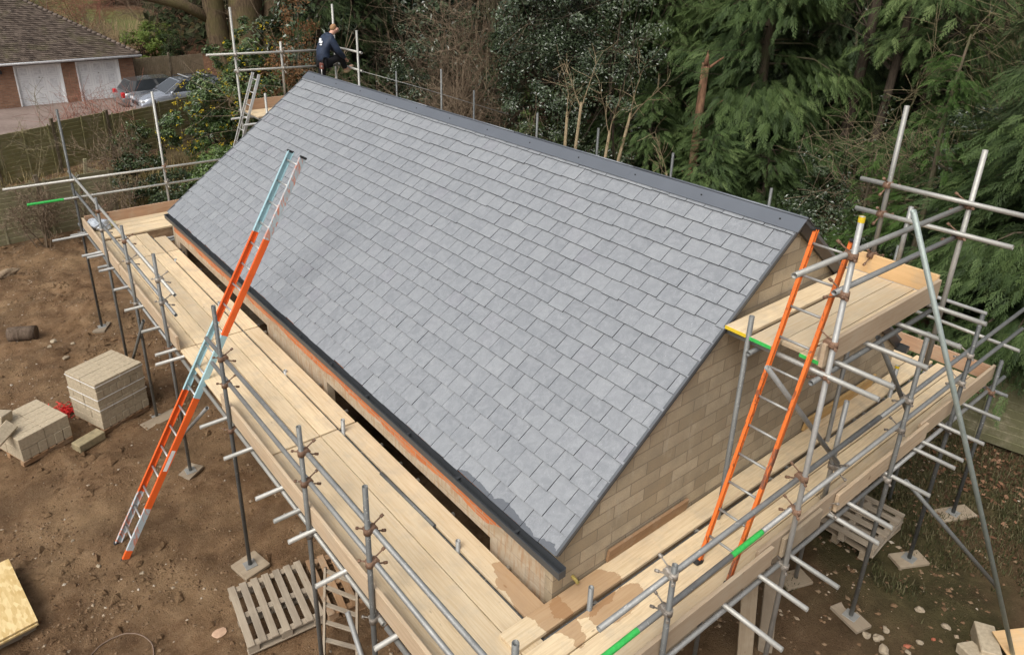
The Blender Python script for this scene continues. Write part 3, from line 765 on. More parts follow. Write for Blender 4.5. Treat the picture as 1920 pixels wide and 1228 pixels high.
st_ = MB(); st_.cbox((0, 0, 0), (.0015, .05, .30), .0005)
lad0 = bpy.data.objects['extension_ladder']; d_ = (Vector((.43, 5.60, 5.03))-Vector((-2.56, 5.585, zb-.01))); L0 = d_.length; d_.normalize(); w_ = Vector((0, -1, 0)); n_v = w_.cross(d_).normalized(); M_ = Matrix((w_, n_v, d_)).transposed()
st_.v = [tuple(M_ @ (Vector(v)+Vector((.2012, 0, .255*L0)))) for v in st_.v]; st_.build('label_sticker', STRAP, lad0)
ladder('pole_ladder', 'worn orange ladder standing on the gable deck against the high platform', (1.36, -.655, zgd+.002), (2.33, -.66, 5.42), .165, (0, -1, 0), 11,
       [[(0, 1, ORANGE2)], [(0, .10, MUDDYOR), (.10, .30, ORANGE2), (.30, .42, MUDDYOR), (.42, 1, ORANGE2)]], DULLALU, depth=.05, th=.03, rr=.012, feet=RUBBER)
ladder('aluminium_ladder', 'slim bare aluminium ladder against the far high platform', (1.12, 11.35, ZD+.036), (2.20, 11.35, 5.18), .17, (0, -1, 0), 11,
       [[(0, 1, ALU)], [(0, 1, ALU)]], ALU, depth=.055, th=.025, rr=.012)

# ------------------------------------------------------------------ loose things on the decks
o = put('offcut_board', MB().cbox((0, 0, 0), (1.15, .03, .15), .003).mesh('offcut_board', BROWNWOOD), None, (1.27, .022, zgd+.075), (R(8), 0, 0)); tag(o, 'rough brown board on edge at the foot of the gable wall near the ladder', 'board', 'brown boards on edge along the gable wall')
o = put('offcut_board', MB().cbox((0, 0, 0), (1.65, .03, .19), .003).mesh('offcut_board', mat_wood('straw_board', (.55, .36, .15), (.36, .2, .07), .3)), None, (4.85, .016, zgd+.095), (R(10), 0, 0)); tag(o, 'straw-coloured board on edge at the gable wall beyond the ladder', 'board', 'brown boards on edge along the gable wall')
o = put('fallen_pipe', MB().tube([(-.5, 0, 0), (.5, 0, 0)], .021, 10, hollow=.05).mesh('fallen_pipe', DTUBE), None, (-.30, 1.9, ZD+.0), (0, 0, R(91))); tag(o, 'short grey pipe lying in the gap of the eaves deck', 'pipe')
def lump(name, loc, size, mat, label, cat, seed, group=None, seg=2, rot=None, rough=.25):
    import bmesh
    b = bmesh.new(); bmesh.ops.create_icosphere(b, subdivisions=seg, radius=1)
    r_ = random.Random(seed); ph = [r_.uniform(0, 9) for _ in range(6)]
    for v in b.verts:
        c = v.co.copy(); q = 1+rough*(math.sin(c.x*2.3+ph[0])*math.sin(c.y*2.9+ph[1])+.6*math.sin(c.z*4.1+ph[2])*math.sin(c.x*5+ph[3]))+r_.uniform(-.4, .4)*rough*.4
        v.co = Vector((c.x*size[0], c.y*size[1], c.z*size[2]))*q
    m = bpy.data.meshes.new(name); b.to_mesh(m); b.free(); m.materials.append(mat)
    o = put(name, m, None, loc, rot or (0, 0, r_.uniform(0, 6))); return tag(o, label, cat, group)
lump('plastic_bag', (-1.03, 12.05, ZD+.13), (.20, .15, .11), mat_plain('grey_plastic', (.42, .46, .50), .35, .5, 0, .3), 'crumpled grey plastic bag at the far corner of the deck', 'bag', 5, seg=3, rough=.35)
lump('work_gloves', (-.82, 12.10, ZD+.09), (.12, .09, .05), mat_plain('yellow_cloth', (.68, .60, .26), .8), 'pale yellow work gloves dropped beside the grey plastic bag', 'gloves', 9, seg=3, rough=.3)

# ------------------------------------------------------------------ things standing on the mud
def pallet_mesh_set(w=1.2, d=1.0, n=7, sw=.095, mat=GREYWOOD):
    pass
def pallet(name, label, loc, rz, w, d, n, sw, mat, group=None, tilt=None):
    """top slats run along local y; bearers along local x"""
    root = thing(name, label, 'pallet', loc, rz, group)
    if tilt: root.rotation_euler = (tilt[0], tilt[1], rz)
    t = .02
    for k in range(n):
        x = -w/2+sw/2+k*(w-sw)/(n-1)
        put('slat', MB().cbox((0, 0, 0), (d, sw, t), .003).mesh('slat', mat), root, (x, 0, .13), (0, 0, R(90)))
    for y in (-d/2+.05, 0, d/2-.05):
        put('bearer', MB().cbox((0, 0, 0), (w, .08, .02), .003).mesh('bearer', mat), root, (0, y, .109))
        for x in (-w/2+.07, 0, w/2-.07): put('spacer_block', MB().cbox((0, 0, 0), (.13, .08, .078), .004).mesh('spacer_block', mat), root, (x, y, .06))
        put('base_board', MB().cbox((0, 0, 0), (w, .09, .02), .003).mesh('base_board', mat), root, (0, y, .0105))
    return root
gm = lambda x, y: gz(x, y)+.015
pallet('wooden_pallet', 'flat grey slatted pallet lying whole on the mud beside the scaffold', (-1.27, 3.47, gm(-1.27, 3.47)), R(-7), .92, .98, 7, .085, GREYWOOD, 'pallets lying about the site')
pallet('wooden_pallet', 'brown slatted pallet half under the eaves deck behind the leaning stepladder', (-.36, 3.30, gm(-.36, 3.3)), R(-9), .84, .98, 6, .085, BROWNWOOD, 'pallets lying about the site')
pallet('wooden_pallet', 'upper dirty pallet of the pile under the gable deck', (5.52, -.27, gm(5.5, -.27)+.152), R(4), 1.0, .86, 6, .10, GREYWOOD, 'pallets lying about the site')
pallet('wooden_pallet', 'lower dirty pallet of the pile, under another pallet by the gable', (5.58, -.22, gm(5.5, -.2)), R(-1), 1.0, .86, 6, .10, OLDWOOD, 'pallets lying about the site')
# old stepladder-like trestle leaning under the deck
sl = thing('trestle_ladder', 'old wooden trestle ladder leaning under the eaves deck by the pallets', 'ladder', (-1.08, 2.45, gz(-1.08, 2.45)))
for (a, b) in (((-.06, .0, .02), (.28, .52, .86)), ((.20, -.30, .02), (.50, .16, .80))):
    a, b = Vector(a), Vector(b); d = b-a
    put('stile', MB().cbox((0, 0, 0), (d.length, .028, .085), .003).mesh('stile', GREYWOOD), sl, (a+b)/2, d.to_track_quat('X', 'Z'))
for t in (.08, .26, .44, .62, .80, .97):
    a = Vector((-.06, 0, .02)).lerp(Vector((.28, .52, .86)), t); b = Vector((.20, -.30, .02)).lerp(Vector((.50, .16, .80)), t); d = b-a
    put('rung', MB().cbox((0, 0, 0), (d.length, .05, .022), .003).mesh('rung', GREYWOOD), sl, (a+b)/2, d.to_track_quat('X', 'Z'))
# block stacks on pallets
def block_stack(label, front, ang, nu, nv, layers, bu, bv, bh, strap, lay_long_top, top_items=0):
    x, y = front; z0 = gm(x, y)
    root = thing('block_stack', label, 'block stack', (x, y, z0), ang)
    w, d = nu*bu, nv*bv
    p = MB()
    for k in range(3): p.cbox((w/2, .06+k*(d-.12)/2, .04), (w, .09, .08), .004)
    for k in range(6): p.cbox((.06+k*(w-.12)/5, d/2, .091), (.10, d+.02, .02), .003)
    p.build('pallet', BROWNWOOD, root)
    z = .103
    rr = random.Random(int(x*100))
    for ly in range(layers):
        m = MB(); V = []; 
        if ly % 2 == lay_long_top:      # blocks laid lengthways
            cu, cv = 2, max(2, round(d/.14))
        else:
            cu, cv = max(2, round(w/.125)), 2
        for i in range(cu):
            for j in range(cv):
                e = rr.uniform(-.004, .004)
                m.cbox(((i+.5)*w/cu+e, (j+.5)*d/cv+rr.uniform(-.004, .004), z+bh/2), (w/cu-.004, d/cv-.004, bh-.004), .006)
        m.build('block_layer', GREYBLOCK, root); z += bh
    if strap:
        for zz in (z-.05, z-.30, z-.50):
            s = MB(); e = .006
            s.box((w/2, -e, zz), (w+.012, .003, .014)); s.box((w/2, d+e, zz), (w+.012, .003, .014)); s.box((-e, d/2, zz), (.003, d+.012, .014)); s.box((w+e, d/2, zz), (.003, d+.012, .014))
            s.build('strap', STRAP, root)
    return root, z+z0
A = R(21.6)
block_stack('tall strapped stack of pale concrete blocks on a pallet', (-2.10, 8.56), A, 2, 2, 6, .435, .41, .145, True, 1)
_, zt2 = block_stack('low unstrapped stack of concrete blocks, two layers deep, at the mud edge', (-3.29, 8.36), A, 2, 2, 2, .40, .44, .20, False, 1)
def loose_block(loc, rot, size, label, mat=GREYBLOCK):
    o = put('concrete_block', MB().cbox((0, 0, 0), size, .01).mesh('concrete_block', mat), None, loc, rot); return tag(o, label, 'block')
loose_block((-3.42, 9.0, zt2+.095), (R(4), R(12), R(55)), (.30, .21, .19), 'broken half block sitting square on the low block stack')
loose_block((-3.44, 8.55, zt2+.09), (R(38), R(-6), R(48)), (.40, .20, .10), 'loose block tipped on its edge on the low block stack')
loose_block((-2.36, 8.42, gz(-2.36, 8.42)+.06), (0, 0, R(24)), (.46, .21, .14), 'mossy block lying on the mud between the two block stacks', mat_plain('mossy_block', (.30, .25, .15), .9, .2, 0, .25, 12))
m = MB(); rr = random.Random(4)
for k in range(90):
    a = Vector((rr.gauss(0, .08), rr.gauss(0, .07), rr.uniform(0, .12))); b = a+Vector((rr.gauss(0, .07), rr.gauss(0, .07), rr.gauss(0, .05))); c = b+Vector((rr.gauss(0, .06), rr.gauss(0, .06), rr.gauss(0, .04)))
    a.z, b.z, c.z = abs(a.z)+.01, abs(b.z)+.01, abs(c.z)+.01
    m.tube([a, b, c], .006, 5)
o = put('netting_bundle', m.mesh('netting_bundle', mat_plain('red_plastic', (.72, .035, .03), .45)), None, (-2.52, 9.55, gz(-2.52, 9.55))); tag(o, 'bundle of bright red plastic netting behind the low block stack', 'netting')
# log, planks, cord
lg = thing('sawn_log', 'short dark sawn log lying on the bare mud', 'log', (-2.66, 12.95, gz(-2.66, 12.95)+.13), R(-25))
put('bark', MB().tube([(-.26, 0, 0), (-.1, .005, .005), (.1, 0, 0), (.25, 0, -.005)], [.15, .155, .15, .152], 14).mesh('bark', mat_bark('log_bark', (.07, .05, .035), (.15, .11, .08))), lg, rot=None)
put('cut_face', MB().tube([(.249, 0, -.005), (.258, 0, -.005)], .138, 14).mesh('cut_face', mat_plain('cut_wood', (.16, .12, .085), .9, .1, 0, .3)), lg)
o = put('rough_timber', MB().cbox((0, 0, 0), (1.0, .09, .06), .01).mesh('rough_timber', BROWNWOOD), None, (-1.98, 10.75, gz(-1.98, 10.75)+.03), (0, 0, R(72))); tag(o, 'thin rough timber stake lying behind the tall block stack', 'timber')
lump('rough_log', (-2.62, 16.6, gz(-2.62, 16.6)+.05), (.36, .13, .11), mat_bark('pale_bark', (.22, .16, .10), (.36, .27, .18)), 'pale split branch lying at the far edge of the mud', 'branch', 31, seg=3, rot=(0, 0, R(20)))
ob = thing('board_stack', 'stack of pale strand board sheets on the mud', 'board stack', (-4.06, 5.42, gz(-4, 5.4)), R(-84))
for k in range(5):
    put('sheet', MB().cbox((0, 0, 0), (1.30, .74, .017), .002).mesh('sheet', OSB), ob, (.012*((k*7) % 3-1), .012*((k*5) % 3-1), .155+k*.0185))
m = MB()
for x in (-.5, 0, .5): m.cbox((x, 0, .07), (.1, .7, .14), .004)
m.build('bearers', OLDWOOD, ob)
m = MB(); pts = []
for k in range(26):
    a = math.pi*1.15*k/25; px, py = -2.98-.36*math.cos(a), 3.88+.40*math.sin(a)
    pts.append((px, py, gz(px, py)+.012))
m.tube(pts, .008, 6); o = m.build('cord_loop', mat_plain('cord', (.20, .14, .10), .8), None); tag(o, 'loop of thin brown cord lying on the mud', 'cord')
# planks standing under the gable deck
for k, (xa, ya, xb, yb) in enumerate(((2.42, -.62, 2.30, -.50), (2.86, -.60, 2.76, -.50))):
    a = Vector((xa, ya, gz(xa, ya))); b = Vector((xb, yb, 2.13)); d = b-a
    o = put('upright_plank', MB().cbox((0, 0, 0), (d.length, .16, .04), .004).mesh('upright_plank', OLDWOOD), None, (a+b)/2, d.to_track_quat('X', 'Y'))
    tag(o, ('muddy plank propped upright under the gable deck, the darker one', 'pale plank propped upright under the gable deck, beside the thick standard')[k], 'plank', 'planks propped under the gable deck')
for k, (x, y, rz, l_) in enumerate(((1.05, -.75, 40, 'bright offcut of ply tipped up under the gable deck'), (.98, -1.0, 80, 'bright narrow offcut of ply below the gable deck edge'))):
    o = put('ply_offcut', MB().cbox((0, 0, 0), (.55, .30-.1*k, .018), .002).mesh('ply_offcut', BRIGHTWOOD), None, (x, y, gz(x, y)+.16), (R(35), R(20), R(rz))); tag(o, l_, 'ply offcut')
o = put('ply_sheet', MB().cbox((0, 0, 0), (.62, .5, .02), .002).mesh('ply_sheet', BRIGHTWOOD), None, (5.12, -2.5, gz(5.12, -2.5)+.22), (R(12), R(-6), R(-35))); tag(o, 'bright ply sheet resting on loose blocks by the raker foot', 'ply sheet')
loose_block((4.93, -2.12, gz(4.93, -2.12)+.11), (0, 0, R(30)), (.44, .21, .22), 'upright grey block under the edge of the ply sheet')
loose_block((4.66, -2.14, gz(4.66, -2.14)+.08), (0, R(8), R(62)), (.40, .21, .15), 'grey block beside the raker foot, clear of the ply')
# stones you can tell apart
stones = [((-2.21, 12.43), .11, 'pale angular stone near the sawn log, largest of its scatter'), ((-1.91, 12.11), .07, 'small pale stone between the log and the far scaffold legs'), ((-2.14, 11.5), .10, 'lone pale stone behind the tall block stack'), ((-2.3, 12.3), .08, 'flat buff stone touching the larger one by the log'),
 ((-2.84, 5.55), .06, 'small white stone on the mud beyond the ladder feet'), ((-3.02, 6.2), .04, 'tiny white chip on the open mud'), ((-2.42, 5.05), .05, 'buff stone just in front of the ladder foot'),
 ((4.12, -1.29), .10, 'round buff stone in the scatter by the gable leg'), ((4.06, -1.19), .085, 'long pale stone at the edge of the buff scatter'), ((4.0, -1.42), .13, 'largest knobbly buff stone of the scatter below the gable leg'), ((4.27, -1.31), .075, 'rounded tan stone furthest from the gable leg'), ((4.92, -1.42), .10, 'flat pale flint on the turf beside the raker'), ((4.45, -1.62), .07, 'small grey stone near the red brick bits'), ((4.9, -1.72), .08, 'grey chunk of rubble on the turf'), ((4.2, -1.6), .06, 'stone half sunk among the brick bits')]
for i, ((x, y), s, lb) in enumerate(stones):
    lump('loose_stone', (x, y, gz(x, y)+s*.18), (s*.62, s*.48, s*.36), STONE, lb, 'stone', 50+i, 'stones lying on the ground', seg=2, rough=.3)
for i, ((x, y), s, lb) in enumerate((((4.28, -1.55), .07, 'broken red brick among the buff stones'), ((4.62, -1.70), .055, 'small red brick bit on the turf edge'), ((4.12, -1.62), .05, 'red brick shard touching the buff stones'))):
    lump('brick_fragment', (x, y, gz(x, y)+s*.2), (s*.6, s*.45, s*.4), REDBRICK, lb, 'brick bit', 80+i, 'bits of red brick', seg=1, rough=.3)
o = lump('cut_disc', (-1.94, 3.58, gz(-1.94, 3.58)+.015), (.09, .075, .015), mat_plain('cut_wood_pale', (.50, .33, .22), .8), 'pale round slice of wood on the mud by the flat pallet', 'wood slice', 90, seg=2, rough=.15)

# ------------------------------------------------------------------ uncountable cover: gravel, leaf litter, turf
def scatter_rocks(name, n, xr, yr, s, mat, seed, dens=None):
    g = np.random.default_rng(seed); x = g.uniform(*xr, n*3); y = g.uniform(*yr, n*3)
    keep = (g.random(n*3) < (dens(x, y) if dens else 1)); x, y = x[keep][:n], y[keep][:n]; n = len(x)
    z = ground_h(x, y); sz = s[0]+(s[1]-s[0])*g.random(n)**6
    base = np.array([(1, 0, 0), (0, 1, 0), (-1, 0, 0), (0, -1, 0), (.2, .1, .8), (-.1, 0, -.6)], float)
    V = base[None]*(1+g.uniform(-.35, .35, (n, 6, 1)))*sz[:, None, None]*np.array([1, .8, .7])
    a = g.uniform(0, 6.28, n); c, q = np.cos(a), np.sin(a)
    V = np.stack([V[..., 0]*c[:, None]-V[..., 1]*q[:, None], V[..., 0]*q[:, None]+V[..., 1]*c[:, None], V[..., 2]], -1)
    V += np.stack([x, y, z+sz*.2], -1)[:, None]
    f = np.array([(0, 1, 4), (1, 2, 4), (2, 3, 4), (3, 0, 4), (1, 0, 5), (2, 1, 5), (3, 2, 5), (0, 3, 5)])
    Fc = (f[None]+np.arange(n)[:, None, None]*6).reshape(-1, 3)
    return kind(put(name, mesh_np(name, V, Fc, mat, np.repeat(g.random(n), 8))), 'stuff')
k = Mat('gravel_mix'); r_ = k.attr(); GRAV = k.out(k.ramp(r_, (0, (.10, .060, .033)), (.5, (.17, .105, .058)), (.85, (.22, .15, .09)), (.96, (.34, .27, .19)), (1, (.52, .46, .38))), .95, .2)
scatter_rocks('gravel', 34000, (-4.6, -.2), (1.5, 19), (.0045, .032), GRAV, 1, lambda x, y: .25+.75*(fbm(x*.9, y*.9, 3, 77) > .5))
scatter_rocks('rubble_gravel', 6000, (1.0, 9), (-3.2, .8), (.006, .045), GRAV, 2, lambda x, y: .2+.8*(fbm(x*1.3, y*1.3, 3, 78) > .52))
scatter_rocks('soil_clods', 1500, (-4.6, -.6), (2, 19), (.02, .10), GROUND, 4, lambda x, y: np.clip((fbm(x*.8, y*.8, 3, 61)-.5)*6, 0, 1)*.9+.06)
def cards(name, x, y, z, ln, wd, mat, seed, tilt=.5, kind_=True, parent=None):
    g = np.random.default_rng(seed); n = len(x); a = g.uniform(0, 6.28, n)
    d = np.stack([np.cos(a), np.sin(a), g.uniform(-tilt, tilt, n)], -1); d /= np.linalg.norm(d, axis=1)[:, None]
    s = np.stack([-np.sin(a), np.cos(a), g.uniform(-tilt, tilt, n)], -1)
    c = np.stack([x, y, z], -1); L_ = (ln*g.uniform(.6, 1.2, n))[:, None]; W_ = (wd*g.uniform(.6, 1.2, n))[:, None]
    V = np.stack([c-d*L_/2, c+s*W_/2, c+d*L_/2, c-s*W_/2], 1); Fc = np.arange(n*4).reshape(n, 4)
    o = put(name, mesh_np(name, V, Fc, mat, g.random(n)), parent)
    return kind(o, 'stuff') if kind_ else o
LITTER = mat_leaf('dead_leaves', [(.08, .04, .022), (.17, .085, .045), (.26, .14, .08), (.36, .22, .14)], .7, .1, .2)
g = np.random.default_rng(8)
x = np.concatenate([g.uniform(7.6, 26, 26000), g.uniform(6, 40, 20000), g.uniform(6.5, 9, 150)]); y = np.concatenate([g.uniform(-4, 26, 26000), g.uniform(10, 50, 20000), g.uniform(-3, -.4, 150)])
q = (x > 8.8) | (y > 24) | (y < 0); x, y = x[q], y[q]
cards('leaf_litter', x, y, ground_h(x, y)+.03, .085, .06, LITTER, 9)
GRASS = mat_leaf('rough_grass', [(.035, .040, .014), (.06, .066, .024), (.10, .092, .042), (.15, .125, .07)], .7, .15, .2)
def blades(name, x, y, h, mat, seed, w=.008):
    g = np.random.default_rng(seed); n = len(x); z = ground_h(x, y); a = g.uniform(0, 6.28, n); hh = h*g.uniform(.4, 1.2, n); ln = g.uniform(.1, .9, n)*hh
    c = np.stack([x, y, z-.005], -1); s = np.stack([-np.sin(a), np.cos(a), 0*a], -1)*w
    t = c+np.stack([np.cos(a)*ln, np.sin(a)*ln, hh], -1)
    V = np.stack([c-s, c+s, t+s*.3, t-s*.3], 1)
    return kind(put(name, mesh_np(name, V, np.arange(n*4).reshape(n, 4), mat, g.random(n))), 'stuff')
n = 26000; x = g.uniform(3.6, 9.5, n); y = g.uniform(-3.3, .6, n); q = fbm(x*.8, y*.8, 3, 31)+.12*(x-6) > .47; blades('turf_grass', x[q], y[q], .07, GRASS, 12)
DRY = mat_leaf('dry_grass', [(.14, .11, .04), (.22, .17, .07), (.32, .25, .13), (.12, .13, .035)], .8, .15, .2)
n = 7000; x = g.uniform(-3.4, 5, n); y = 19.5+g.exponential(2.2, n); q = (y < 25); blades('rank_grass', x[q], y[q], .55, DRY, 13, .014)

# ------------------------------------------------------------------ plants
LAUREL = mat_leaf('laurel_leaf', [(.018, .032, .010), (.045, .072, .020), (.085, .125, .030), (.14, .18, .055)], .32, .15, .6)
HOLLY = mat_leaf('holly_leaf', [(.020, .034, .017), (.044, .068, .033), (.080, .110, .055), (.15, .18, .115)], .26, .08, .7)
IVY = mat_leaf('ivy_leaf', [(.018, .030, .011), (.040, .062, .019), (.070, .10, .032)], .4, .1, .5)
CYP = mat_leaf('cypress_spray', [(.026, .046, .016), (.060, .098, .031), (.105, .158, .050), (.175, .23, .088)], .6, .2, .25)
CYP2 = mat_leaf('blue_green_spray', [(.024, .040, .019), (.050, .080, .035), (.090, .130, .054), (.14, .185, .078)], .6, .2, .25)
YEWG = mat_leaf('yew_needle', [(.016, .028, .011), (.034, .056, .018), (.060, .092, .028), (.09, .125, .042)], .6, .15, .25)
SAPL = mat_leaf('sapling_spray', [(.04, .08, .018), (.075, .14, .03), (.11, .19, .045)], .6, .25, .25)
FRESH = mat_leaf('fresh_green_leaf', [(.09, .14, .025), (.15, .21, .04), (.20, .26, .06)], .5, .25, .3)
MAHO = mat_leaf('mahonia_leaf', [(.026, .052, .020), (.065, .11, .034), (.11, .165, .05), (.18, .235, .075)], .3, .12, .6)
BLOOM = mat_leaf('yellow_bloom', [(.50, .36, .02), (.66, .50, .03), (.75, .60, .06)], .6, .2, .2)
BROWNLEAF = mat_leaf('withered_leaf', [(.12, .06, .025), (.20, .105, .045), (.29, .17, .085)], .7, .15, .2)
PALEGRASS = mat_leaf('pale_reed', [(.30, .22, .12), (.40, .31, .19), (.34, .22, .12)], .8, .2, .2)
BARK = mat_bark('grey_brown_bark', (.075, .058, .040), (.17, .135, .095), (.10, .105, .05))
OAKB = mat_bark('oak_bark', (.045, .031, .020), (.16, .115, .07), (.115, .10, .042), 9)
REDB = mat_bark('red_conifer_bark', (.10, .05, .03), (.27, .15, .09), (.12, .09, .05), 9)
DKBARK = mat_bark('dark_bark', (.035, .027, .020), (.085, .066, .047))
TWIG = mat_bark('bare_twig', (.12, .085, .055), (.23, .175, .12))
TWIGG = mat_bark('greenish_twig', (.13, .11, .06), (.23, .19, .11))
TWIGR = mat_bark('red_twig', (.22, .085, .06), (.36, .17, .12))
POLEB = mat_bark('hazel_stem', (.20, .15, .085), (.34, .27, .17))

def leaf_quads(P, Nrm, ln, wd, g, fold=.25):
    """pointed leaves at P facing roughly Nrm: two triangles-ish quads each (folded rhombus)"""
    n = len(P); Nrm = Nrm+g.normal(0, .55, (n, 3)); Nrm /= np.linalg.norm(Nrm, axis=1)[:, None]
    a = g.normal(0, 1, (n, 3)); d = np.cross(Nrm, a); d /= np.linalg.norm(d, axis=1)[:, None]+1e-9; s = np.cross(Nrm, d)
    L_ = (ln*g.uniform(.6, 1.25, n))[:, None]; W_ = (wd*g.uniform(.7, 1.2, n))[:, None]
    return np.stack([P-d*L_*.5, P+s*W_*.5+Nrm*W_*fold, P+d*L_*.5, P-s*W_*.5+Nrm*W_*fold], 1)
def cloud(lobes, n, ln, wd, seed, clump=40, spread=.26, shell=.55):
    """leaves gathered into clumps on the skin of several lobes; returns V (n,4,3) and rnd"""
    g = np.random.default_rng(seed); lobes = np.array(lobes, float)
    vol = lobes[:, 3]*lobes[:, 4]*lobes[:, 5]; pick = g.choice(len(lobes), clump*len(lobes), p=vol/vol.sum())
    d = g.normal(0, 1, (len(pick), 3)); d /= np.linalg.norm(d, axis=1)[:, None]
    r = (shell+(1-shell)*g.random(len(pick))**.6)[:, None]*(1+.25*(vnoise(d[:, 0]*2+pick, d[:, 2]*2+seed, seed)-.5))[:, None]
    C = lobes[pick, :3]+d*lobes[pick, 3:]*r
    size = lobes[pick, 3:].mean(1)*spread*g.uniform(.5, 1.5, len(pick)); tone = g.uniform(-.22, .22, len(pick))
    k = g.integers(0, len(pick), n); e = g.normal(0, 1, (n, 3)); e /= np.linalg.norm(e, axis=1)[:, None]
    e *= (g.random(n)**.45)[:, None]
    P = C[k]+e*size[k][:, None]*np.array([1, 1, .75])
    Nrm = d[k]*.7+e*.6+np.array([0, 0, .7])
    rn = np.clip(g.normal(.45, .2, n)+tone[k], 0, 1)
    return leaf_quads(P, Nrm, ln, wd, g), rn
def quads_obj(name, V, rn, mat, parent=None):
    V = V.reshape(-1, 4, 3); return put(name, mesh_np(name, V, np.arange(len(V)*4).reshape(-1, 4), mat, rn), parent)
def frond_template(nb=13, curve=.30, seed=1):
    g = np.random.default_rng(seed); Q = []
    def blade(a, b, w):
        a, b = np.array(a), np.array(b); d = b-a; s = np.array([-d[1], d[0], .0]); s = s/np.linalg.norm(s)*w
        m = a+d*.45; Q.append([a, m+s, b, m-s])
    c = lambda t: np.array([t, 0, -curve*t*t])
    for k in range(3): blade(c(k/3), c((k+1.1)/3), .014)
    for k in range(nb):
        t = .06+.90*k/nb; l = .36*(1-t)**.75+.05
        for s in (-1, 1):
            an = R(33+g.uniform(-10, 10)); p = c(t+.02*s); q = p+np.array([math.cos(an)*l, s*math.sin(an)*l, -curve*l*.9+g.uniform(-.05, .03)])
            blade(p, q, .016)
            if l > .13:
                for tt, sg in ((.28, 1), (.5, -1), (.7, 1)):
                    m = p+(q-p)*tt; a2 = an*s+sg*.6; ll = l*.34*(1.2-tt)+.02; blade(m, m+np.array([math.cos(a2)*ll, math.sin(a2)*ll, -.03]), .013)
    return np.array(Q)
FT = [frond_template(10, .34, 1), frond_template(9, .55, 2)]
def fronds(P, yawv, pitch, size, g, rn=None):
    """place frond templates: local x outward"""
    n = len(P); T = FT[0] if g.random() < .5 else FT[1]
    roll = g.normal(0, .35, n)
    cy, sy, cp, sp, cr, sr = np.cos(yawv), np.sin(yawv), np.cos(pitch), np.sin(pitch), np.cos(roll), np.sin(roll)
    X = np.stack([cy*cp, sy*cp, sp], -1); Y0 = np.stack([-sy, cy, 0*cy], -1); Z0 = np.cross(X, Y0)
    Y = Y0*cr[:, None]+Z0*sr[:, None]; Z = np.cross(X, Y)
    B = np.stack([X, Y, Z], 1)*size[:, None, None]
    V = np.einsum('qvk,nkj->nqvj', T, B)+P[:, None, None, :]
    r = np.repeat(np.clip((g.normal(.45, .2, n) if rn is None else rn), 0, 1), len(T)).reshape(n, -1)+g.normal(0, .08, (n, len(T)))
    return V.reshape(-1, 4, 3), np.clip(r, 0, 1).ravel()
def conifer_mesh(h, rad, seed, n=1500, z0=.12, size=.75, droop=.35, power=.75, mat=CYP, nbr=46):
    """drooping sprays carried on level boughs; boughs of uneven length give the ragged outline"""
    g = np.random.default_rng(seed)
    bt = np.sort(g.random(nbr)**1.15); ba = g.uniform(0, 6.28, nbr); bl = rad*((1-bt)**power)*g.uniform(.55, 1.18, nbr)+.25
    k = g.choice(nbr, n, p=bl/bl.sum()); u = .12+.88*g.random(n)**.7
    z = (z0+(1-z0)*bt[k])*h; r = bl[k]*u
    ang = ba[k]+g.normal(0, .28, n)*(.35+.65*u)
    P = np.stack([np.cos(ang)*r, np.sin(ang)*r, z-.18*r*r/rad+g.normal(0, .16, n)], -1)
    tone = g.uniform(-.25, .2, nbr)
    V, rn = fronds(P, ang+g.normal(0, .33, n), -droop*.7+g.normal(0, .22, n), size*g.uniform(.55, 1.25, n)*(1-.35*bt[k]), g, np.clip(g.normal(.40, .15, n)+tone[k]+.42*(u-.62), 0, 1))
    return mesh_np('crown', V, np.arange(len(V)*4).reshape(-1, 4), mat, rn), (bt, ba, bl)
def trunk_mesh(h, r, seed, mat, br=None, z0=.12, bend=.02):
    rr = random.Random(seed); m = MB(); pts = []; rs = []
    for i in range(9):
        t = i/8; pts.append((rr.gauss(0, bend)*h*.3*t, rr.gauss(0, bend)*h*.3*t, -.15+t*h)); rs.append(r*(1-t)**.7*(1.35 if i == 0 else 1)+.015)
    m.tube(pts, rs, 10)
    if br is not None:
        for t, a, l in zip(*br):
            z = (z0+(1-z0)*t)*h; rb = .03*r/.2*(1-t)+.012
            m.tube([(0, 0, z), (math.cos(a)*l*.5, math.sin(a)*l*.5, z+.02), (math.cos(a)*l*.8, math.sin(a)*l*.8, z-.12*l)], [rb, rb*.7, .006], 5)
    return m.mesh('trunk', mat)
def twig_segs(g, n, h, spread, r0, lev=2, kids=5, up_=.5, base_r=.15):
    """bare branching stems as segment lists (a, b, ra, rb)"""
    segs = []
    def grow(p, d, ln, r, lv):
        k = 4 if lv else 3; q = p
        for i in range(k):
            d2 = d+g.normal(0, .17, 3)+np.array([0, 0, .05]); d2 /= np.linalg.norm(d2)
            e = q+d2*ln/k; ra, rb = r*(1-i/k*.65), r*(1-(i+1)/k*.65); segs.append((q, e, ra, rb))
            if lv and i > 0 or lv == lev and i >= 1:
                for _ in range(kids if lv == lev else max(2, kids-2)):
                    c = d2*up_+g.normal(0, .55, 3); c /= np.linalg.norm(c); grow(e if g.random() < .5 else (q+e)/2, c, ln*g.uniform(.28, .5), rb*.55, lv-1)
            q, d = e, d2
    for _ in range(n):
        a = g.uniform(0, 6.28); t = spread*g.uniform(.15, 1)
        d = np.array([math.cos(a)*t, math.sin(a)*t, 1.0]); d /= np.linalg.norm(d)
        grow(np.array([math.cos(a)*base_r*g.random(), math.sin(a)*base_r*g.random(), -.05]), d, h*g.uniform(.65, 1.05), r0*g.uniform(.7, 1.2), lev)
    return segs
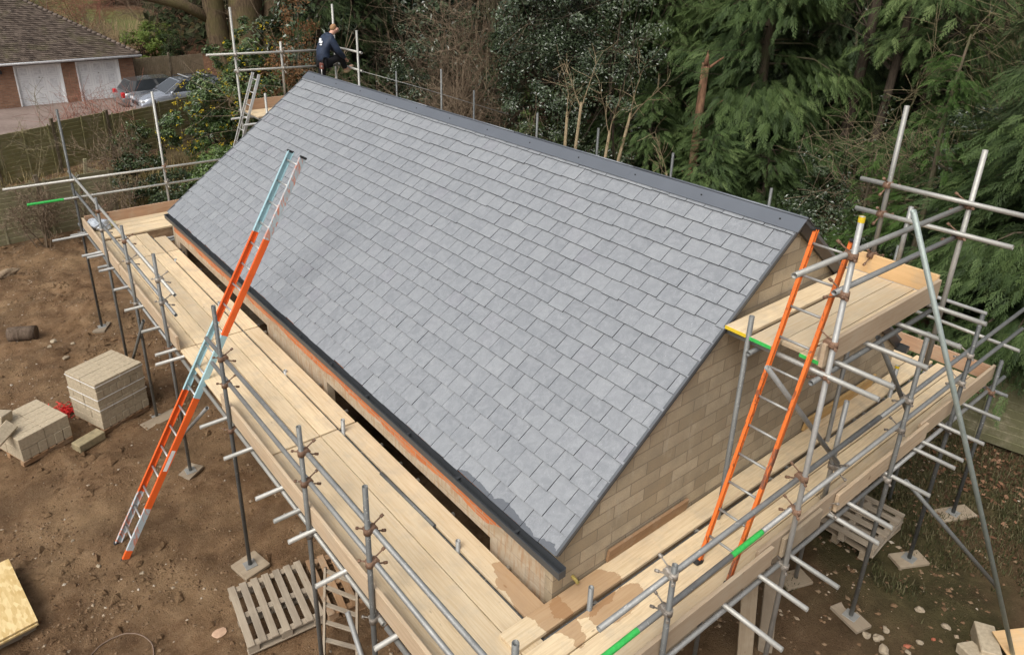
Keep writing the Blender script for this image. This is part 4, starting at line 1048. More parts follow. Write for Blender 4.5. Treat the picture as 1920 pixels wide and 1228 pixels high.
def segs_mesh(name, segs, mat, minr=.0045):
    A = np.array([s[0] for s in segs]); B = np.array([s[1] for s in segs]); ra = np.maximum(minr, np.array([s[2] for s in segs])); rb = np.maximum(minr, np.array([s[3] for s in segs]))
    d = B-A; d /= np.linalg.norm(d, axis=1)[:, None]+1e-9
    u = np.cross(d, np.array([.3, .5, .81])); u /= np.linalg.norm(u, axis=1)[:, None]+1e-9; v = np.cross(d, u)
    ring = [u*math.cos(t)+v*math.sin(t) for t in (0, 2.094, 4.189)]
    V = np.stack([A+r*ra[:, None] for r in ring]+[B+r*rb[:, None] for r in ring], 1)
    f = np.array([(0, 1, 4, 3), (1, 2, 5, 4), (2, 0, 3, 5)]); Fc = (f[None]+np.arange(len(A))[:, None, None]*6).reshape(-1, 4)
    return mesh_np(name, V, Fc, mat)
def plant(name, label, cat, x, y, rz=0, group=None, s=1.0, z=None):
    o = thing(name, label, cat, (x, y, gz(x, y) if z is None else z), rz, group); o.scale = (s, s, s); return o
def shrub(name, label, x, y, lobes, n, ln, wd, mat, seed, stem=None, group=None, clump=40, spread=.26, shell=.5, extra=None):
    o = plant(name, label, 'shrub', x, y, 0, group)
    V, rn = cloud(lobes, n, ln, wd, seed, clump, spread, shell); quads_obj('crown', V, rn, mat, o)
    g = np.random.default_rng(seed+5)
    top = max(l[2] for l in lobes)
    segs = twig_segs(g, 7, top, .5, .03, 1, 4); put('stems', segs_mesh('stems', segs, stem or DKBARK), o)
    if extra:
        V, rn = cloud(lobes, extra[0], extra[1], extra[2], seed+1, clump*2, spread*.33, .95); quads_obj(extra[4], V, rn, extra[3], o)
    return o
def bare(name, label, x, y, n, h, spread, r0, mat, seed, lev=2, kids=5, group=None, cat='shrub', base_r=.2):
    o = plant(name, label, cat, x, y, 0, group); g = np.random.default_rng(seed)
    put('stems', segs_mesh('stems', twig_segs(g, n, h, spread, r0, lev, kids, base_r=base_r), mat), o); return o

# --- conifers on the right: three shared crowns, each tree its own
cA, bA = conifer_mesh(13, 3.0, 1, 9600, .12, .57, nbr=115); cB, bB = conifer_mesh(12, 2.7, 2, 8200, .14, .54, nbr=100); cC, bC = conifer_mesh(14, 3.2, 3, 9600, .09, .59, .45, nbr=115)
tA, tB, tC = trunk_mesh(13, .2, 1, DKBARK, bA, .12), trunk_mesh(12, .17, 2, DKBARK, bB, .14), trunk_mesh(14, .22, 3, BARK, bC, .09)
cB.materials[0] = CYP2
KON = {'A': (cA, tA), 'B': (cB, tB), 'C': (cC, tC)}
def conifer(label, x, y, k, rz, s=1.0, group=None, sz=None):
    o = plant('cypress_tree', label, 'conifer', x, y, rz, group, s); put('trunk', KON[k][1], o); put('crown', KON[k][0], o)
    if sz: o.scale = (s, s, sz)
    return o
conifer('bright green drooping cypress rising behind the middle of the ridge', 14.9, 11.3, 'A', .4, .92)
conifer('dense drooping cypress right of the snapped reddish trunk', 15.3, 8.2, 'C', 2.1, .95)
conifer('tall cypress with low sweeping boughs over the leaf litter, behind the near ridge end', 17.6, 7.2, 'B', 4.0, 1.12)
conifer('cypress with long level boughs behind the pale scaffold uprights', 17.2, 4.6, 'A', 5.3, 1.0)
conifer('far cypress in the gap between the hollies and the drooping cypress', 20.5, 15.5, 'B', 1.0, 1.15)
conifer('dark cypress overhanging the corner of the gable scaffold', 10.9, -.35, 'C', 1.2, .72)
conifer('cypress beyond the dark one that overhangs the gable scaffold', 13.6, .5, 'B', 3.3, .85)
cS, bS = conifer_mesh(6.4, 1.0, 7, 1500, .10, .36, .1, .8, SAPL, 46)
o = plant('conifer_sapling', 'slim bright young conifer standing clear behind the gable scaffold', 'conifer', 11.3, 1.95, 0); put('trunk', trunk_mesh(6.4, .06, 7, BARK, bS, .10), o); put('crown', cS, o)
o = plant('conifer_sapling', 'short feathery young conifer in front of the dark hollies', 'conifer', 11.6, 3.15, 1.0, None, .62); put('trunk', trunk_mesh(6.4, .06, 8, BARK, bS, .10), o); put('crown', cS, o)
cL, bL = conifer_mesh(3.6, 1.5, 15, 1800, .02, .5, .3, .7, CYP, 60); tL = trunk_mesh(3.6, .06, 15, DKBARK, bL, .02)
for x, y, rz, s_, lb in ((11.75, 7.1, 0, 1.0, 'low young cypress hiding the foot of the snapped reddish trunk'), (12.6, 9.7, 2, 1.1, 'low young cypress left of the snapped reddish trunk'), (13.2, 6.4, 4, .9, 'low spreading cypress on the leaf litter behind the near ridge end')):
    o = plant('young_cypress', lb, 'conifer', x, y, rz, None, s_); put('trunk', tL, o); put('crown', cL, o)
# yews behind the man
cY, bY = conifer_mesh(9, 2.9, 11, 4500, .04, .5, .2, .6, YEWG, 90); tY = trunk_mesh(9, .22, 11, DKBARK, bY, .04)
for k, (x, y, rz, s, lb) in enumerate(((8.0, 20.4, 0, .9, 'dark spreading yew directly behind the man on the platform'), (9.6, 20.9, 2.0, .9, 'dark yew right of the man, beside the bare thicket'), (9.9, 24.6, 4.0, .62, 'low dark yew right of the foot of the great oak'))):
    o = plant('yew_tree', lb, 'tree', x, y, rz, None, s); put('trunk', tY, o); put('crown', cY, o)
# broadleaf evergreens
shrub('beech_sapling', 'young tree hung with withered brown leaves behind the man', 5.6, 17.4, [(0, 0, 4.6, .75, .75, .9), (.5, .3, 5.6, .6, .6, .7), (-.3, .4, 3.6, .6, .6, .7)], 1500, .11, .06, BROWNLEAF, 21, TWIG, None, 16, .35)
shrub('holly_shrub', 'dark upright holly left of the bare thicket, past the ridge', 9.7, 17.6, [(0, 0, 2.2, 1.2, 1.2, 2.0), (.3, .2, 4.0, .85, .85, 1.4)], 9000, .085, .05, HOLLY, 22)
big = [(0, 0, 3.0, 1.8, 1.8, 2.4), (.7, -.6, 5.6, 1.7, 1.7, 2.2), (-.8, .5, 6.3, 1.6, 1.6, 2.2), (.2, .2, 8.4, 1.8, 1.8, 2.2)]
shrub('holly_tree', 'tall glossy grey-green holly behind the centre of the ridge', 12.4, 13.4, big, 26000, .095, .055, HOLLY, 23, clump=60, spread=.22)
shrub('holly_tree', 'second glossy holly, between the hazel poles and the bright cypress', 13.3, 11.9, big, 26000, .095, .055, HOLLY, 24, clump=60, spread=.22)
shrub('laurel_shrub', 'glossy laurel low behind the ridge, right of the ivy-clad trunk', 11.2, 13.2, [(0, 0, 1.5, 1.1, 1.1, 1.4), (.8, .4, 2.4, 1.0, 1.0, 1.2)], 7000, .11, .045, LAUREL, 25)
shrub('holly_shrub', 'blackish holly thicket under the cypresses behind the pale uprights', 13.6, 4.6, [(0, 0, 1.2, 1.4, 1.2, 1.3), (1.0, .8, 1.9, 1.1, 1.1, 1.3), (-.5, 1.0, 1.0, 1.0, 1.0, 1.0)], 11000, .08, .048, HOLLY, 26)
shrub('holly_shrub', 'small dark holly right of the blackish thicket, behind the sapling', 14.4, 2.5, [(0, 0, 1.4, 1.3, 1.1, 1.5), (.8, .2, 3.2, 1.0, 1.0, 1.4)], 9000, .08, .048, HOLLY, 27)
# ivy-clad trunks
def ivy_tree(label, x, y, h, lean, seed, r=.16, ivy0=0, ivy1=1, mat=BARK, n=7000, limbs=6, w=.38):
    o = plant('ivy_clad_tree', label, 'tree', x, y); rr = random.Random(seed); m = MB()
    pts = [(lean[0]*t+.06*math.sin(3*t+seed), lean[1]*t+.05*math.cos(4*t), -.1+h*t) for t in [i/8 for i in range(9)]]
    m.tube(pts, [r*(1.3 if i == 0 else 1)*(1-.06*i) for i in range(9)], 10)
    o_t = m.build('trunk', mat, o)
    g = np.random.default_rng(seed); s = []
    for _ in range(limbs):
        p = np.array(pts[rr.randint(4, 8)]); q = twig_segs(g, 1, h*.38, 1.6, r*.34, 2, 4, base_r=0)
        s += [(a+p, b+p, ra, rb) for a, b, ra, rb in q]
    if s: put('limbs', segs_mesh('limbs', s, mat), o)
    if n:
        lob = [(pts[i][0], pts[i][1], pts[i][2], w*rr.uniform(.6, 1.2), w*rr.uniform(.6, 1.2), h/9) for i in range(9) if ivy0 <= i/8 <= ivy1]
        V, rn = cloud(lob, n, .10, .075, seed, 30, .4, .4); quads_obj('ivy', V, rn, IVY, o)
    return o
ivy_tree('leaning bare tree with ivy round its lower trunk behind the ridge', 12.0, 15.4, 9, (-.5, .5), 31, .13, 0, .5, BARK, 5000)
ivy_tree('ivy-swathed trunk standing between the holly and the bare thicket', 13.6, 16.8, 10, (.3, .2), 32, .16, 0, .9, DKBARK, 8000)
ivy_tree('thick stripped orange-brown trunk beyond the yews', 12.9, 23.8, 10, (.2, .1), 33, .42, .7, .9, REDB, 2500, 3)
ivy_tree('dark straight trunk under the sweeping cypress boughs', 15.8, 5.9, 10, (.2, -.1), 35, .17, 0, 1, DKBARK, 0, 2)
ivy_tree('twin dark trunk behind the pale gable uprights', 15.2, 4.9, 10, (.9, .1), 36, .13, 0, .4, DKBARK, 1500, 3)
# hazel poles behind the ridge
for k, (x, y, h, lx, lb) in enumerate(((10.35, 10.8, 3.5, .05, 'leftmost straight pale hazel pole of the clump behind the ridge'), (10.55, 10.75, 3.7, .22, 'pale hazel pole touching the leftmost of the clump'), (11.1, 10.2, 3.0, .25, 'thin leaning hazel pole in the middle of the clump'), (11.3, 10.1, 3.5, .55, 'strongly leaning pale hazel pole on the right of the clump'), (11.9, 8.6, 2.2, .1, 'short thin hazel pole standing apart behind the ridge'))):
    o = plant('hazel_pole', lb, 'tree', x, y, 0, 'hazel poles behind the ridge'); m = MB(); m.tube([(0, 0, -.1), (lx*.5, -lx*.2, h*.5), (lx, -lx*.5, h)], [.055, .05, .035], 8); m.build('trunk', POLEB, o)
    g = np.random.default_rng(200+k); s = [(a+np.array([lx, -lx*.5, h*.97]), b+np.array([lx, -lx*.5, h*.97]), ra, rb) for a, b, ra, rb in twig_segs(g, 2, 1.8, .8, .02, 1, 4, base_r=0)]; put('twigs', segs_mesh('twigs', s, POLEB), o)
# snapped trunk
o = plant('snapped_trunk', 'snapped reddish conifer trunk with a splintered top among the cypresses', 'tree', 12.5, 8.15); m = MB()
m.tube([(0, 0, -.1), (.05, .0, 2.0), (.12, .05, 4.0), (.2, .1, 5.0)], [.14, .115, .105, .095], 9); m.tube([(.17, .07, 4.95), (.15, .03, 5.22)], [.08, .03], 5); m.tube([(.25, .13, 4.95), (.31, .15, 5.3)], [.04, .008], 5); m.tube([(.05, 0, 2.0), (-.25, .1, 2.25)], [.03, .012], 6); m.tube([(.18, .1, 4.8), (.5, -.2, 5.15)], [.05, .02], 6); m.tube([(.1, .05, 3.6), (.6, -.3, 4.1)], [.03, .01], 6); m.build('trunk', REDB, o)
# bare thicket
for k, (x, y, n, h, sp, lb) in enumerate(((10.2, 15.2, 9, 4.6, .5, 'tangled brown bare bush just right of the dark upright holly'), (11.6, 18.6, 9, 6.4, .5, 'tall brown bare thicket filling the gap behind the ridge'), (13.6, 20.2, 8, 7.2, .45, 'tall thin bare bush beyond the brown thicket'), (8.9, 13.9, 7, 3.0, .7, 'low spreading bare bush close behind the far ridge'),
      (15.4, 6.5, 6, 2.2, .9, 'low bare tangle under the sweeping cypress'), (12.9, 6.6, 5, 1.6, .9, 'small bare tangle on the leaf litter behind the ridge end'), (16.8, 2.4, 8, 7.5, .5, 'tall yellowish bare thicket behind the young conifer'), (19.0, 3.6, 8, 8.5, .5, 'bare thicket deep behind the gable scaffold'), (14.3, 9.9, 7, 2.6, .8, 'brown bare tangle between the young cypresses behind the ridge'), (15.2, 12.6, 8, 4.5, .6, 'brown bare bush at the foot of the bright cypress'), (14.6, 3.4, 7, 3.4, .7, 'bare tangle among the blackish hollies'), (12.2, 17.2, 9, 5.4, .5, 'dense brown bare bush beside the ivy-swathed trunk'))):
    bare('bare_thicket', lb, x, y, n, h, sp, .035, TWIG if k not in (6, 7) else TWIGG, 60+k, 2, 5, 'leafless bushes in the wood')
# --- left: mahonia, laurel, ground shrubs by the fence
ml = [(0, 0, 3.0, 1.35, 1.2, 1.0), (-1.05, .3, 2.1, 1.0, .9, .8), (1.0, -.3, 3.5, 1.05, 1.0, 1.1), (.3, .3, 1.5, 1.4, 1.2, 1.0), (1.25, .4, 4.5, .85, .8, .9), (.3, .2, 4.2, .7, .7, .6)]
shrub('mahonia_bush', 'big mahonia bush with spikes of yellow flowers by the fence', 4.55, 20.4, ml, 24000, .15, .055, MAHO, 41, DKBARK, None, 40, .24, .5, (2400, .075, .028, BLOOM, 'flowers'))
shrub('laurel_bush', 'rounded light green laurel below the yellow-flowered mahonia', 3.55, 17.6, [(0, 0, 1.25, 1.0, 1.0, .9), (.7, -.3, 1.0, .8, .8, .8), (-.4, .3, .9, .7, .7, .7)], 7500, .13, .045, mat_leaf('light_laurel', [(.04, .075, .018), (.08, .14, .03), (.14, .21, .05), (.20, .26, .09)], .3, .15, .6), 42)
shrub('laurel_bush', 'dark full laurel filling the space right under the mahonia', 4.6, 18.6, [(0, 0, 1.0, 1.2, .9, .9), (.9, -.2, 1.3, .9, .8, .9), (-.9, .4, .8, .9, .8, .7)], 9000, .13, .05, LAUREL, 47)
shrub('ivy_mound', 'blackish ivy mound between the fence and the far deck', 2.2, 18.6, [(0, 0, .8, 1.1, .8, .7), (1.2, .1, .9, .9, .8, .8), (-.8, .6, 1.2, .8, .6, .9)], 9000, .09, .06, IVY, 43)
shrub('climber', 'green climber scrambling over the panel fence behind the scaffold corner', 2.3, 23.9, [(0, 0, 1.5, .9, .4, .6), (.6, .2, 1.0, .8, .4, .7)], 2600, .09, .06, LAUREL, 44, TWIG, None, 20)
for k, (x, y, n, h, sp, mt, lb) in enumerate(((1.15, 27.4, 12, 2.2, .22, TWIGR, 'red-stemmed dogwood behind the fence, in front of the left garage door'), (2.5, 27.8, 20, 2.4, .25, TWIGR, 'red-stemmed dogwood behind the fence, in front of the right garage door'), (3.7, 28.9, 9, 1.7, .25, TWIGR, 'red-stemmed dogwood behind the fence beside the cars'),
      (-1.2, 21.9, 2, 3.0, .8, TWIGG, 'arching bare bush in the corner below the fence'), (1.2, 19.9, 5, 2.6, .6, TWIG, 'thin dry stems standing by the near fence'), (-1.4, 18.2, 7, 1.6, .7, TWIG, 'low brown bramble tangle at the near fence foot'), (.2, 18.1, 8, 1.4, .8, TWIG, 'brown bramble tangle by the scaffold corner'))):
    bare('red_dogwood' if k < 3 else 'bare_bush', lb, x, y, n, h, sp, .014 if k < 3 else .02, mt, 90+k, 1 if k < 3 else 2, 5, None, base_r=.6 if k < 3 else .2)

# --- oak
ok = plant('oak_tree', 'massive furrowed oak with several stems behind the far platform', 'tree', 7.1, 25.0)
m = MB()
m.tube([(0, 0, -.2), (-.05, 0, .8), (-.1, .0, 2.2), (.15, .05, 4.5), (.35, .1, 7.5), (.3, .2, 12)], [1.05, .80, .72, .66, .58, .38], 16)
m.tube([(-.15, .0, 1.6), (-.62, .2, 3.0), (-.85, .3, 4.6), (-.95, .3, 7.0), (-1.1, .3, 12)], [.5, .44, .40, .36, .24], 14)
m.tube([(.2, .05, 2.6), (.95, -.1, 4.3), (1.25, -.2, 5.4), (1.35, -.25, 8), (1.5, 0, 12)], [.5, .46, .42, .38, .24], 14)
ot = m.build('trunk', OAKB, ok)
g = np.random.default_rng(77); lim = MB()
lim.tube([(-.9, .3, 5.0), (-1.9, .5, 5.6), (-3.4, .9, 6.0), (-5.2, 1.2, 6.9), (-7, 1.5, 7.2)], [.22, .19, .15, .10, .05], 10)
lim.tube([(.3, .1, 4.3), (-.45, .15, 5.3), (-.9, .3, 5.4)], [.16, .13, .10], 8)
lim.tube([(1.3, -.2, 5.2), (2.4, -.6, 6.2), (4.0, -.9, 6.8), (6.0, -1, 8.2)], [.15, .11, .08, .03], 8)
lim.build('limbs', OAKB, ok)
s = []
for p in ((-3.4, .9, 6.0), (-5.2, 1.2, 6.9), (-1.9, .5, 5.6), (2.4, -.6, 6.2), (4.0, -.9, 6.8), (-4.3, 1, 6.4), (.4, .1, 8), (1.4, -.2, 7)):
    s += [(a+np.array(p), b+np.array(p), ra, rb) for a, b, ra, rb in twig_segs(g, 2, 2.2, 1.8, .03, 2, 4, base_r=0)]
put('twigs', segs_mesh('twigs', s, TWIG), ok)

# --- the garden beyond: fence line, shrubs, lawn
shrub('conical_yew', 'small dark cone-shaped yew in the garden left of the oak', 9.4, 42.5, [(0, 0, 1.0, .95, .95, 1.0), (0, 0, 2.4, .7, .7, 1.1), (0, 0, 3.5, .4, .4, .8)], 6000, .14, .05, YEWG, 101)
shrub('garden_shrub', 'fresh light green shrub in the garden beside the cone-shaped yew', 9.6, 49.5, [(0, 0, 1.0, 1.7, 1.3, 1.3), (.8, 0, 1.7, 1.1, 1.1, 1.0)], 5000, .20, .09, FRESH, 102)
shrub('garden_shrub', 'mid green shrub behind the hipped garage roof', 5.2, 51.0, [(0, 0, .9, 1.2, 1.1, 1.1)], 2500, .18, .08, LAUREL, 103)
shrub('garden_yew', 'black-green clipped yew on the lawn at the top of the garden', 13.0, 71.5, [(0, 0, 2.4, 2.3, 2.0, 2.0), (.5, .2, 4.2, 1.8, 1.8, 1.8)], 7000, .3, .12, YEWG, 104)
o = plant('reed_clump', 'buff clump of dead reeds in the garden behind the fence', 'plant', 8.4, 53.5); g = np.random.default_rng(6); put('stems', segs_mesh('stems', twig_segs(g, 260, 2.4, .35, .02, 0, 0, base_r=2.2), TWIG if False else mat_bark('reed', (.30, .21, .12), (.44, .33, .2))), o)
for k, (x, y, n, h, sp, lb) in enumerate(((3.2, 49.5, 12, 5.0, .7, 'grey-brown leafless thicket right behind the garage roof'), (1.6, 53, 12, 6.0, .7, 'leafless thicket at the back of the garage ridge'), (6.6, 47.5, 9, 3.4, .8, 'leafless bush between the garage and the garden fence'), (7.6, 57, 11, 4.6, .8, 'purplish leafless thicket above the garden fence'), (11.9, 56, 10, 4.2, .8, 'leafless bush left of the oak stem'), (4.6, 60, 12, 5.0, .8, 'far leafless bush at the lawn edge'))):
    bare('bare_thicket', lb, x, y, n, h, sp, .04, (TWIG, TWIGG, TWIG, TWIGR, TWIG, TWIGG)[k], 120+k, 2, 5, 'leafless bushes in the garden')
# --- deep wood: repeats of the same kinds, each a tree of its own
g = np.random.default_rng(5)
shV, shR = cloud([(0, 0, 3.2, 2.0, 2.0, 2.6), (.6, .4, 6.0, 1.8, 1.8, 2.4), (-.5, -.3, 8.5, 1.6, 1.6, 2.0)], 9000, .22, .12, 300, 45, .25); EVM = mesh_np('crown', shV.reshape(-1, 3), np.arange(len(shV)*4).reshape(-1, 4), HOLLY, shR)
EVT = trunk_mesh(9, .16, 301, DKBARK)
BARM = [segs_mesh('limbs', twig_segs(np.random.default_rng(310+k), 3, 9, .25, .10, 2, 6), TWIG) for k in range(2)]
spots = []
for ring, (r0, r1, cnt) in enumerate(((27, 36, 24), (36, 50, 30))):
    for k in range(cnt):
        px = 520+1420*(k+.5)/cnt+g.uniform(-20, 20)
        az = yaw+math.atan((px-910)/1382/.97); r = g.uniform(r0, r1)
        spots.append((CAM.x+r*math.sin(az), CAM.y+r*math.cos(az), g.integers(0, 5), px))
for x, y, k, px in spots:
    if math.hypot(x-7.1, y-25) < 2.5: continue
    if k == 0: conifer('cypress standing in the deep wood behind', x, y, 'AB'[int(y) % 2], g.uniform(0, 6), g.uniform(.85, 1.15), 'deep wood cypresses')
    elif k == 1 or k == 2 and px < 1500:
        o = plant('evergreen_tree', 'dark broad evergreen in the deep wood behind', 'tree', x, y, g.uniform(0, 6), 'deep wood evergreens', g.uniform(.9, 1.3)); put('trunk', EVT, o); put('crown', EVM, o)
    else:
        o = plant('bare_tree', 'bare brown tree in the deep wood behind', 'tree', x, y, g.uniform(0, 6), 'deep wood bare trees', g.uniform(.9, 1.3)); put('limbs', BARM[int(x) % 2], o)
# far wood that reads as one mass
n = 60000; az = yaw+g.uniform(-.72, .72, n); r = g.uniform(56, 92, n); x = CAM.x+r*np.sin(az); y = CAM.y+r*np.cos(az)
keep = (az > yaw-.42) | (r > 80)
x, y, r = x[keep], y[keep], r[keep]; n = len(x)
hz = ground_h(x, y)+(4+9*fbm(x*.11, y*.11, 3, 91))*g.random(n)**.8
P = np.stack([x, y, hz], -1); V = leaf_quads(P, np.tile(np.array([-.6, -.6, .5]), (n, 1)), .75, .4, g)
FARW = mat_leaf('far_wood', [(.05, .042, .026), (.075, .068, .034), (.035, .05, .022), (.10, .075, .048), (.03, .045, .02)], .8, .1, .1)
kind(quads_obj('distant_wood', V, np.clip(fbm(x*.1, y*.1, 3, 92)+g.normal(0, .12, n), 0, 1), FARW), 'stuff')

# ------------------------------------------------------------------ driveway and garage
DRV = Mat('driveway'); p_ = DRV.wpos(); n_ = DRV.noise(p_, .7, 5); n2_ = DRV.noise(p_, 9, 5, .7)
DRV = DRV.out(DRV.mix(DRV.ramp(n2_, (.4, 0), (.7, .6)), DRV.ramp(n_, (.35, (.17, .125, .105)), (.65, (.25, .19, .165))), (.30, .25, .21)), .9, .2)
dx, dy = np.meshgrid(np.linspace(-30, 14, 90), np.linspace(0, 1, 24)); ylo = 26.9+(dx+1.5)*.42; ylo = np.where(dx > 3, 28.9+(dx-3)*.35, np.where(dx < -1.5, 26.9+(dx+1.5)*.1, ylo)); YY = ylo+(38.75-ylo)*dy
ix = np.arange(90*24).reshape(24, 90); F = np.stack([ix[:-1, :-1], ix[:-1, 1:], ix[1:, 1:], ix[1:, :-1]], -1).reshape(-1, 4)
kind(put('driveway', mesh_np('driveway', np.stack([dx, YY, ground_h(dx, YY)*0+.17], -1), F, DRV)), 'structure')
GBR = mat_brickwork('garage_brick', (.24, .125, .08), (.36, .20, .125), (.27, .22, .17)); WHITE = mat_plain('white_paint', (.80, .81, .81), .5, .4, 0, .06, 3); GROOVE = mat_plain('door_shadow_line', (.68, .69, .70), .6)
TILE = mat_rooftile(); PVC = mat_plain('white_pvc', (.70, .70, .70), .4)
YG_ = 38.6; XG0, XG1, GD = -9.0, 6.2, 6.0; EZ = 2.18; BZ = .15
ga = thing('brick_garage', 'brown brick garage block with two white panelled doors and a hipped tile roof', 'garage', (0, YG_, BZ))
def gput(m, name, mat, par=None): return m.build(name, mat, par or ga)
m = MB(); d1, d2 = (.84, 2.87), (3.51, 5.50); ht = 2.10-BZ
for a, b in ((XG0, d1[0]), (d1[1], d2[0]), (d2[1], XG1)): m.box(((a+b)/2, .1, (EZ-BZ)/2), (b-a, .2, EZ-BZ))
m.box(((d1[0]+d1[1])/2, .1, (ht+EZ-BZ)/2), (d1[1]-d1[0], .2, EZ-BZ-ht)); m.box(((d2[0]+d2[1])/2, .1, (ht+EZ-BZ)/2), (d2[1]-d2[0], .2, EZ-BZ-ht))
m.box((XG1-.1, GD/2+.1, (EZ-BZ)/2), (.2, GD-.2, EZ-BZ)); m.box((XG0+.1, GD/2+.1, (EZ-BZ)/2), (.2, GD-.2, EZ-BZ)); m.box(((XG0+XG1)/2, GD-.1+.2, (EZ-BZ)/2), (XG1-XG0, .2, EZ-BZ))
gput(m, 'wall', GBR)
for a, b in (d1, d2):
    w = b-a; m = MB(); m.box(((a+b)/2, .14, ht/2), (w-.10, .04, ht-.04)); dr = m.build('garage_door', WHITE, ga)
    fm = MB()
    for x in (a+.03, b-.03): fm.box((x, .06, ht/2), (.06, .14, ht))
    fm.box(((a+b)/2, .06, ht-.03), (w-.12, .14, .06)); fm.build('door_frame', WHITE, dr)
    pm = MB()
    for c in range(3):
        for r_, (z0, z1) in enumerate(((.12, .62), (.72, 1.30), (1.40, 1.85))):
            x0 = a+.14+c*(w-.2)/3; x1 = x0+(w-.2)/3-.13
            for (cx, cz, sx, sz) in (((x0+x1)/2, z0, x1-x0, .022), ((x0+x1)/2, z1, x1-x0, .022), (x0, (z0+z1)/2, .022, z1-z0), (x1, (z0+z1)/2, .022, z1-z0)): pm.box((cx, .113, cz), (sx, .014, sz))
            pm.box(((x0+x1)/2, .115, (z0+z1)/2), (x1-x0-.16, .01, z1-z0-.14))
    pm.build('door_panels', GROOVE, dr)
    hm = MB(); hm.tube([((a+b)/2, .11, 1.33), ((a+b)/2, .05, 1.33)], .03, 8); hm.build('handle', DULLALU, dr)
# hipped roof in tile courses
RZ, OV = 5.05-BZ, .32
V, Fc, rn = [], [], []
gr = np.random.default_rng(4)
def roof_plane(p0, p1, q0, q1, n):
    p0, p1, q0, q1 = map(np.array, (p0, p1, q0, q1))
    nn = np.cross(p1-p0, q0-p0); nn = nn/np.linalg.norm(nn)
    if nn[2] < 0: nn = -nn
    for k in range(n):
        a, b = k/n, (k+1.12)/n; b = min(b, 1)
        A0, A1 = p0+(q0-p0)*a, p1+(q1-p1)*a; B0, B1 = p0+(q0-p0)*b, p1+(q1-p1)*b
        ln = np.linalg.norm(A1-A0); c = max(1, int(ln/.17))
        for i in range(c):
            t0, t1 = (i+.02)/c, (i+.98)/c; h = nn*(.032+gr.uniform(-.009, .009))
            q = [A0+(A1-A0)*t0+h, A0+(A1-A0)*t1+h, B0+(B1-B0)*t1+nn*.004, B0+(B1-B0)*t0+nn*.004]; lo = [q[0]-nn*.03, q[1]-nn*.03]
            bs = len(V); V.extend(q+lo); Fc.extend([[bs, bs+1, bs+2, bs+3], [bs, bs+4, bs+5, bs+1]]); r = gr.random(); rn.extend([r, r])
x0, x1, y0, y1 = XG0-OV, XG1+OV, -OV, GD+.4+OV; rh = (y1-y0)/2; ez = EZ-BZ+.10
ra, rb = (x0+rh*1.1, y0+rh, RZ), (x1-rh*1.32, y0+rh, RZ)
roof_plane((x0, y0, ez), (x1, y0, ez), ra, rb, 34); roof_plane((x1, y0, ez), (x1, y1, ez), rb, rb, 34); roof_plane((x1, y1, ez), (x0, y1, ez), rb, ra, 34)
ro = put('roof', mesh_np('roof', V, Fc, TILE, rn), ga)
m = MB(); m.add([(x0, y0, ez-.01), (x1, y0, ez-.01), (x1, y1, ez-.01), (x0, y1, ez-.01), ra, rb], [(0, 1, 5, 4), (1, 2, 5), (2, 3, 4, 5), (3, 0, 4), (3, 2, 1, 0)]); gput(m, 'roof_deck', DARK, ro)
m = MB(); A_, B_ = Vector((x1, y0, ez+.03)), Vector(rb)+Vector((0, 0, .02))
for k in range(26):
    a = A_.lerp(B_, k/26); b = A_.lerp(B_, (k+1.05)/26); m.tube([a+Vector((0, 0, .035)), b+Vector((0, 0, .0))], [.085, .065], 6)
gput(m, 'hip_tiles', mat_plain('hip_tile', (.15, .12, .10), .9, .2, 0, .3, 5), ro)
m = MB(); m.tube([Vector(ra)+Vector((0, 0, .02)), Vector(rb)+Vector((0, 0, .02))], .09, 8); gput(m, 'ridge_tiles', mat_plain('ridge_tile', (.24, .215, .18), .9, .2, 0, .3, 5), ro)
m = MB(); m.box(((x0+x1)/2, y0-.02, ez-.07), (x1-x0, .03, .14)); gput(m, 'fascia', DARK)
m = MB(); m.tube([(x0, y0-.09, ez-.045), (x1+.05, y0-.09, ez-.045)], .058, 8); gput(m, 'gutter', PVC)
m = MB(); m.tube([(.28, -.02, 1.75), (.28, -.12, 1.78)], .05, 8); m.cbox((.28, -.14, 1.70), (.14, .08, .16), .02); gput(m, 'wall_lamp', BARGE)
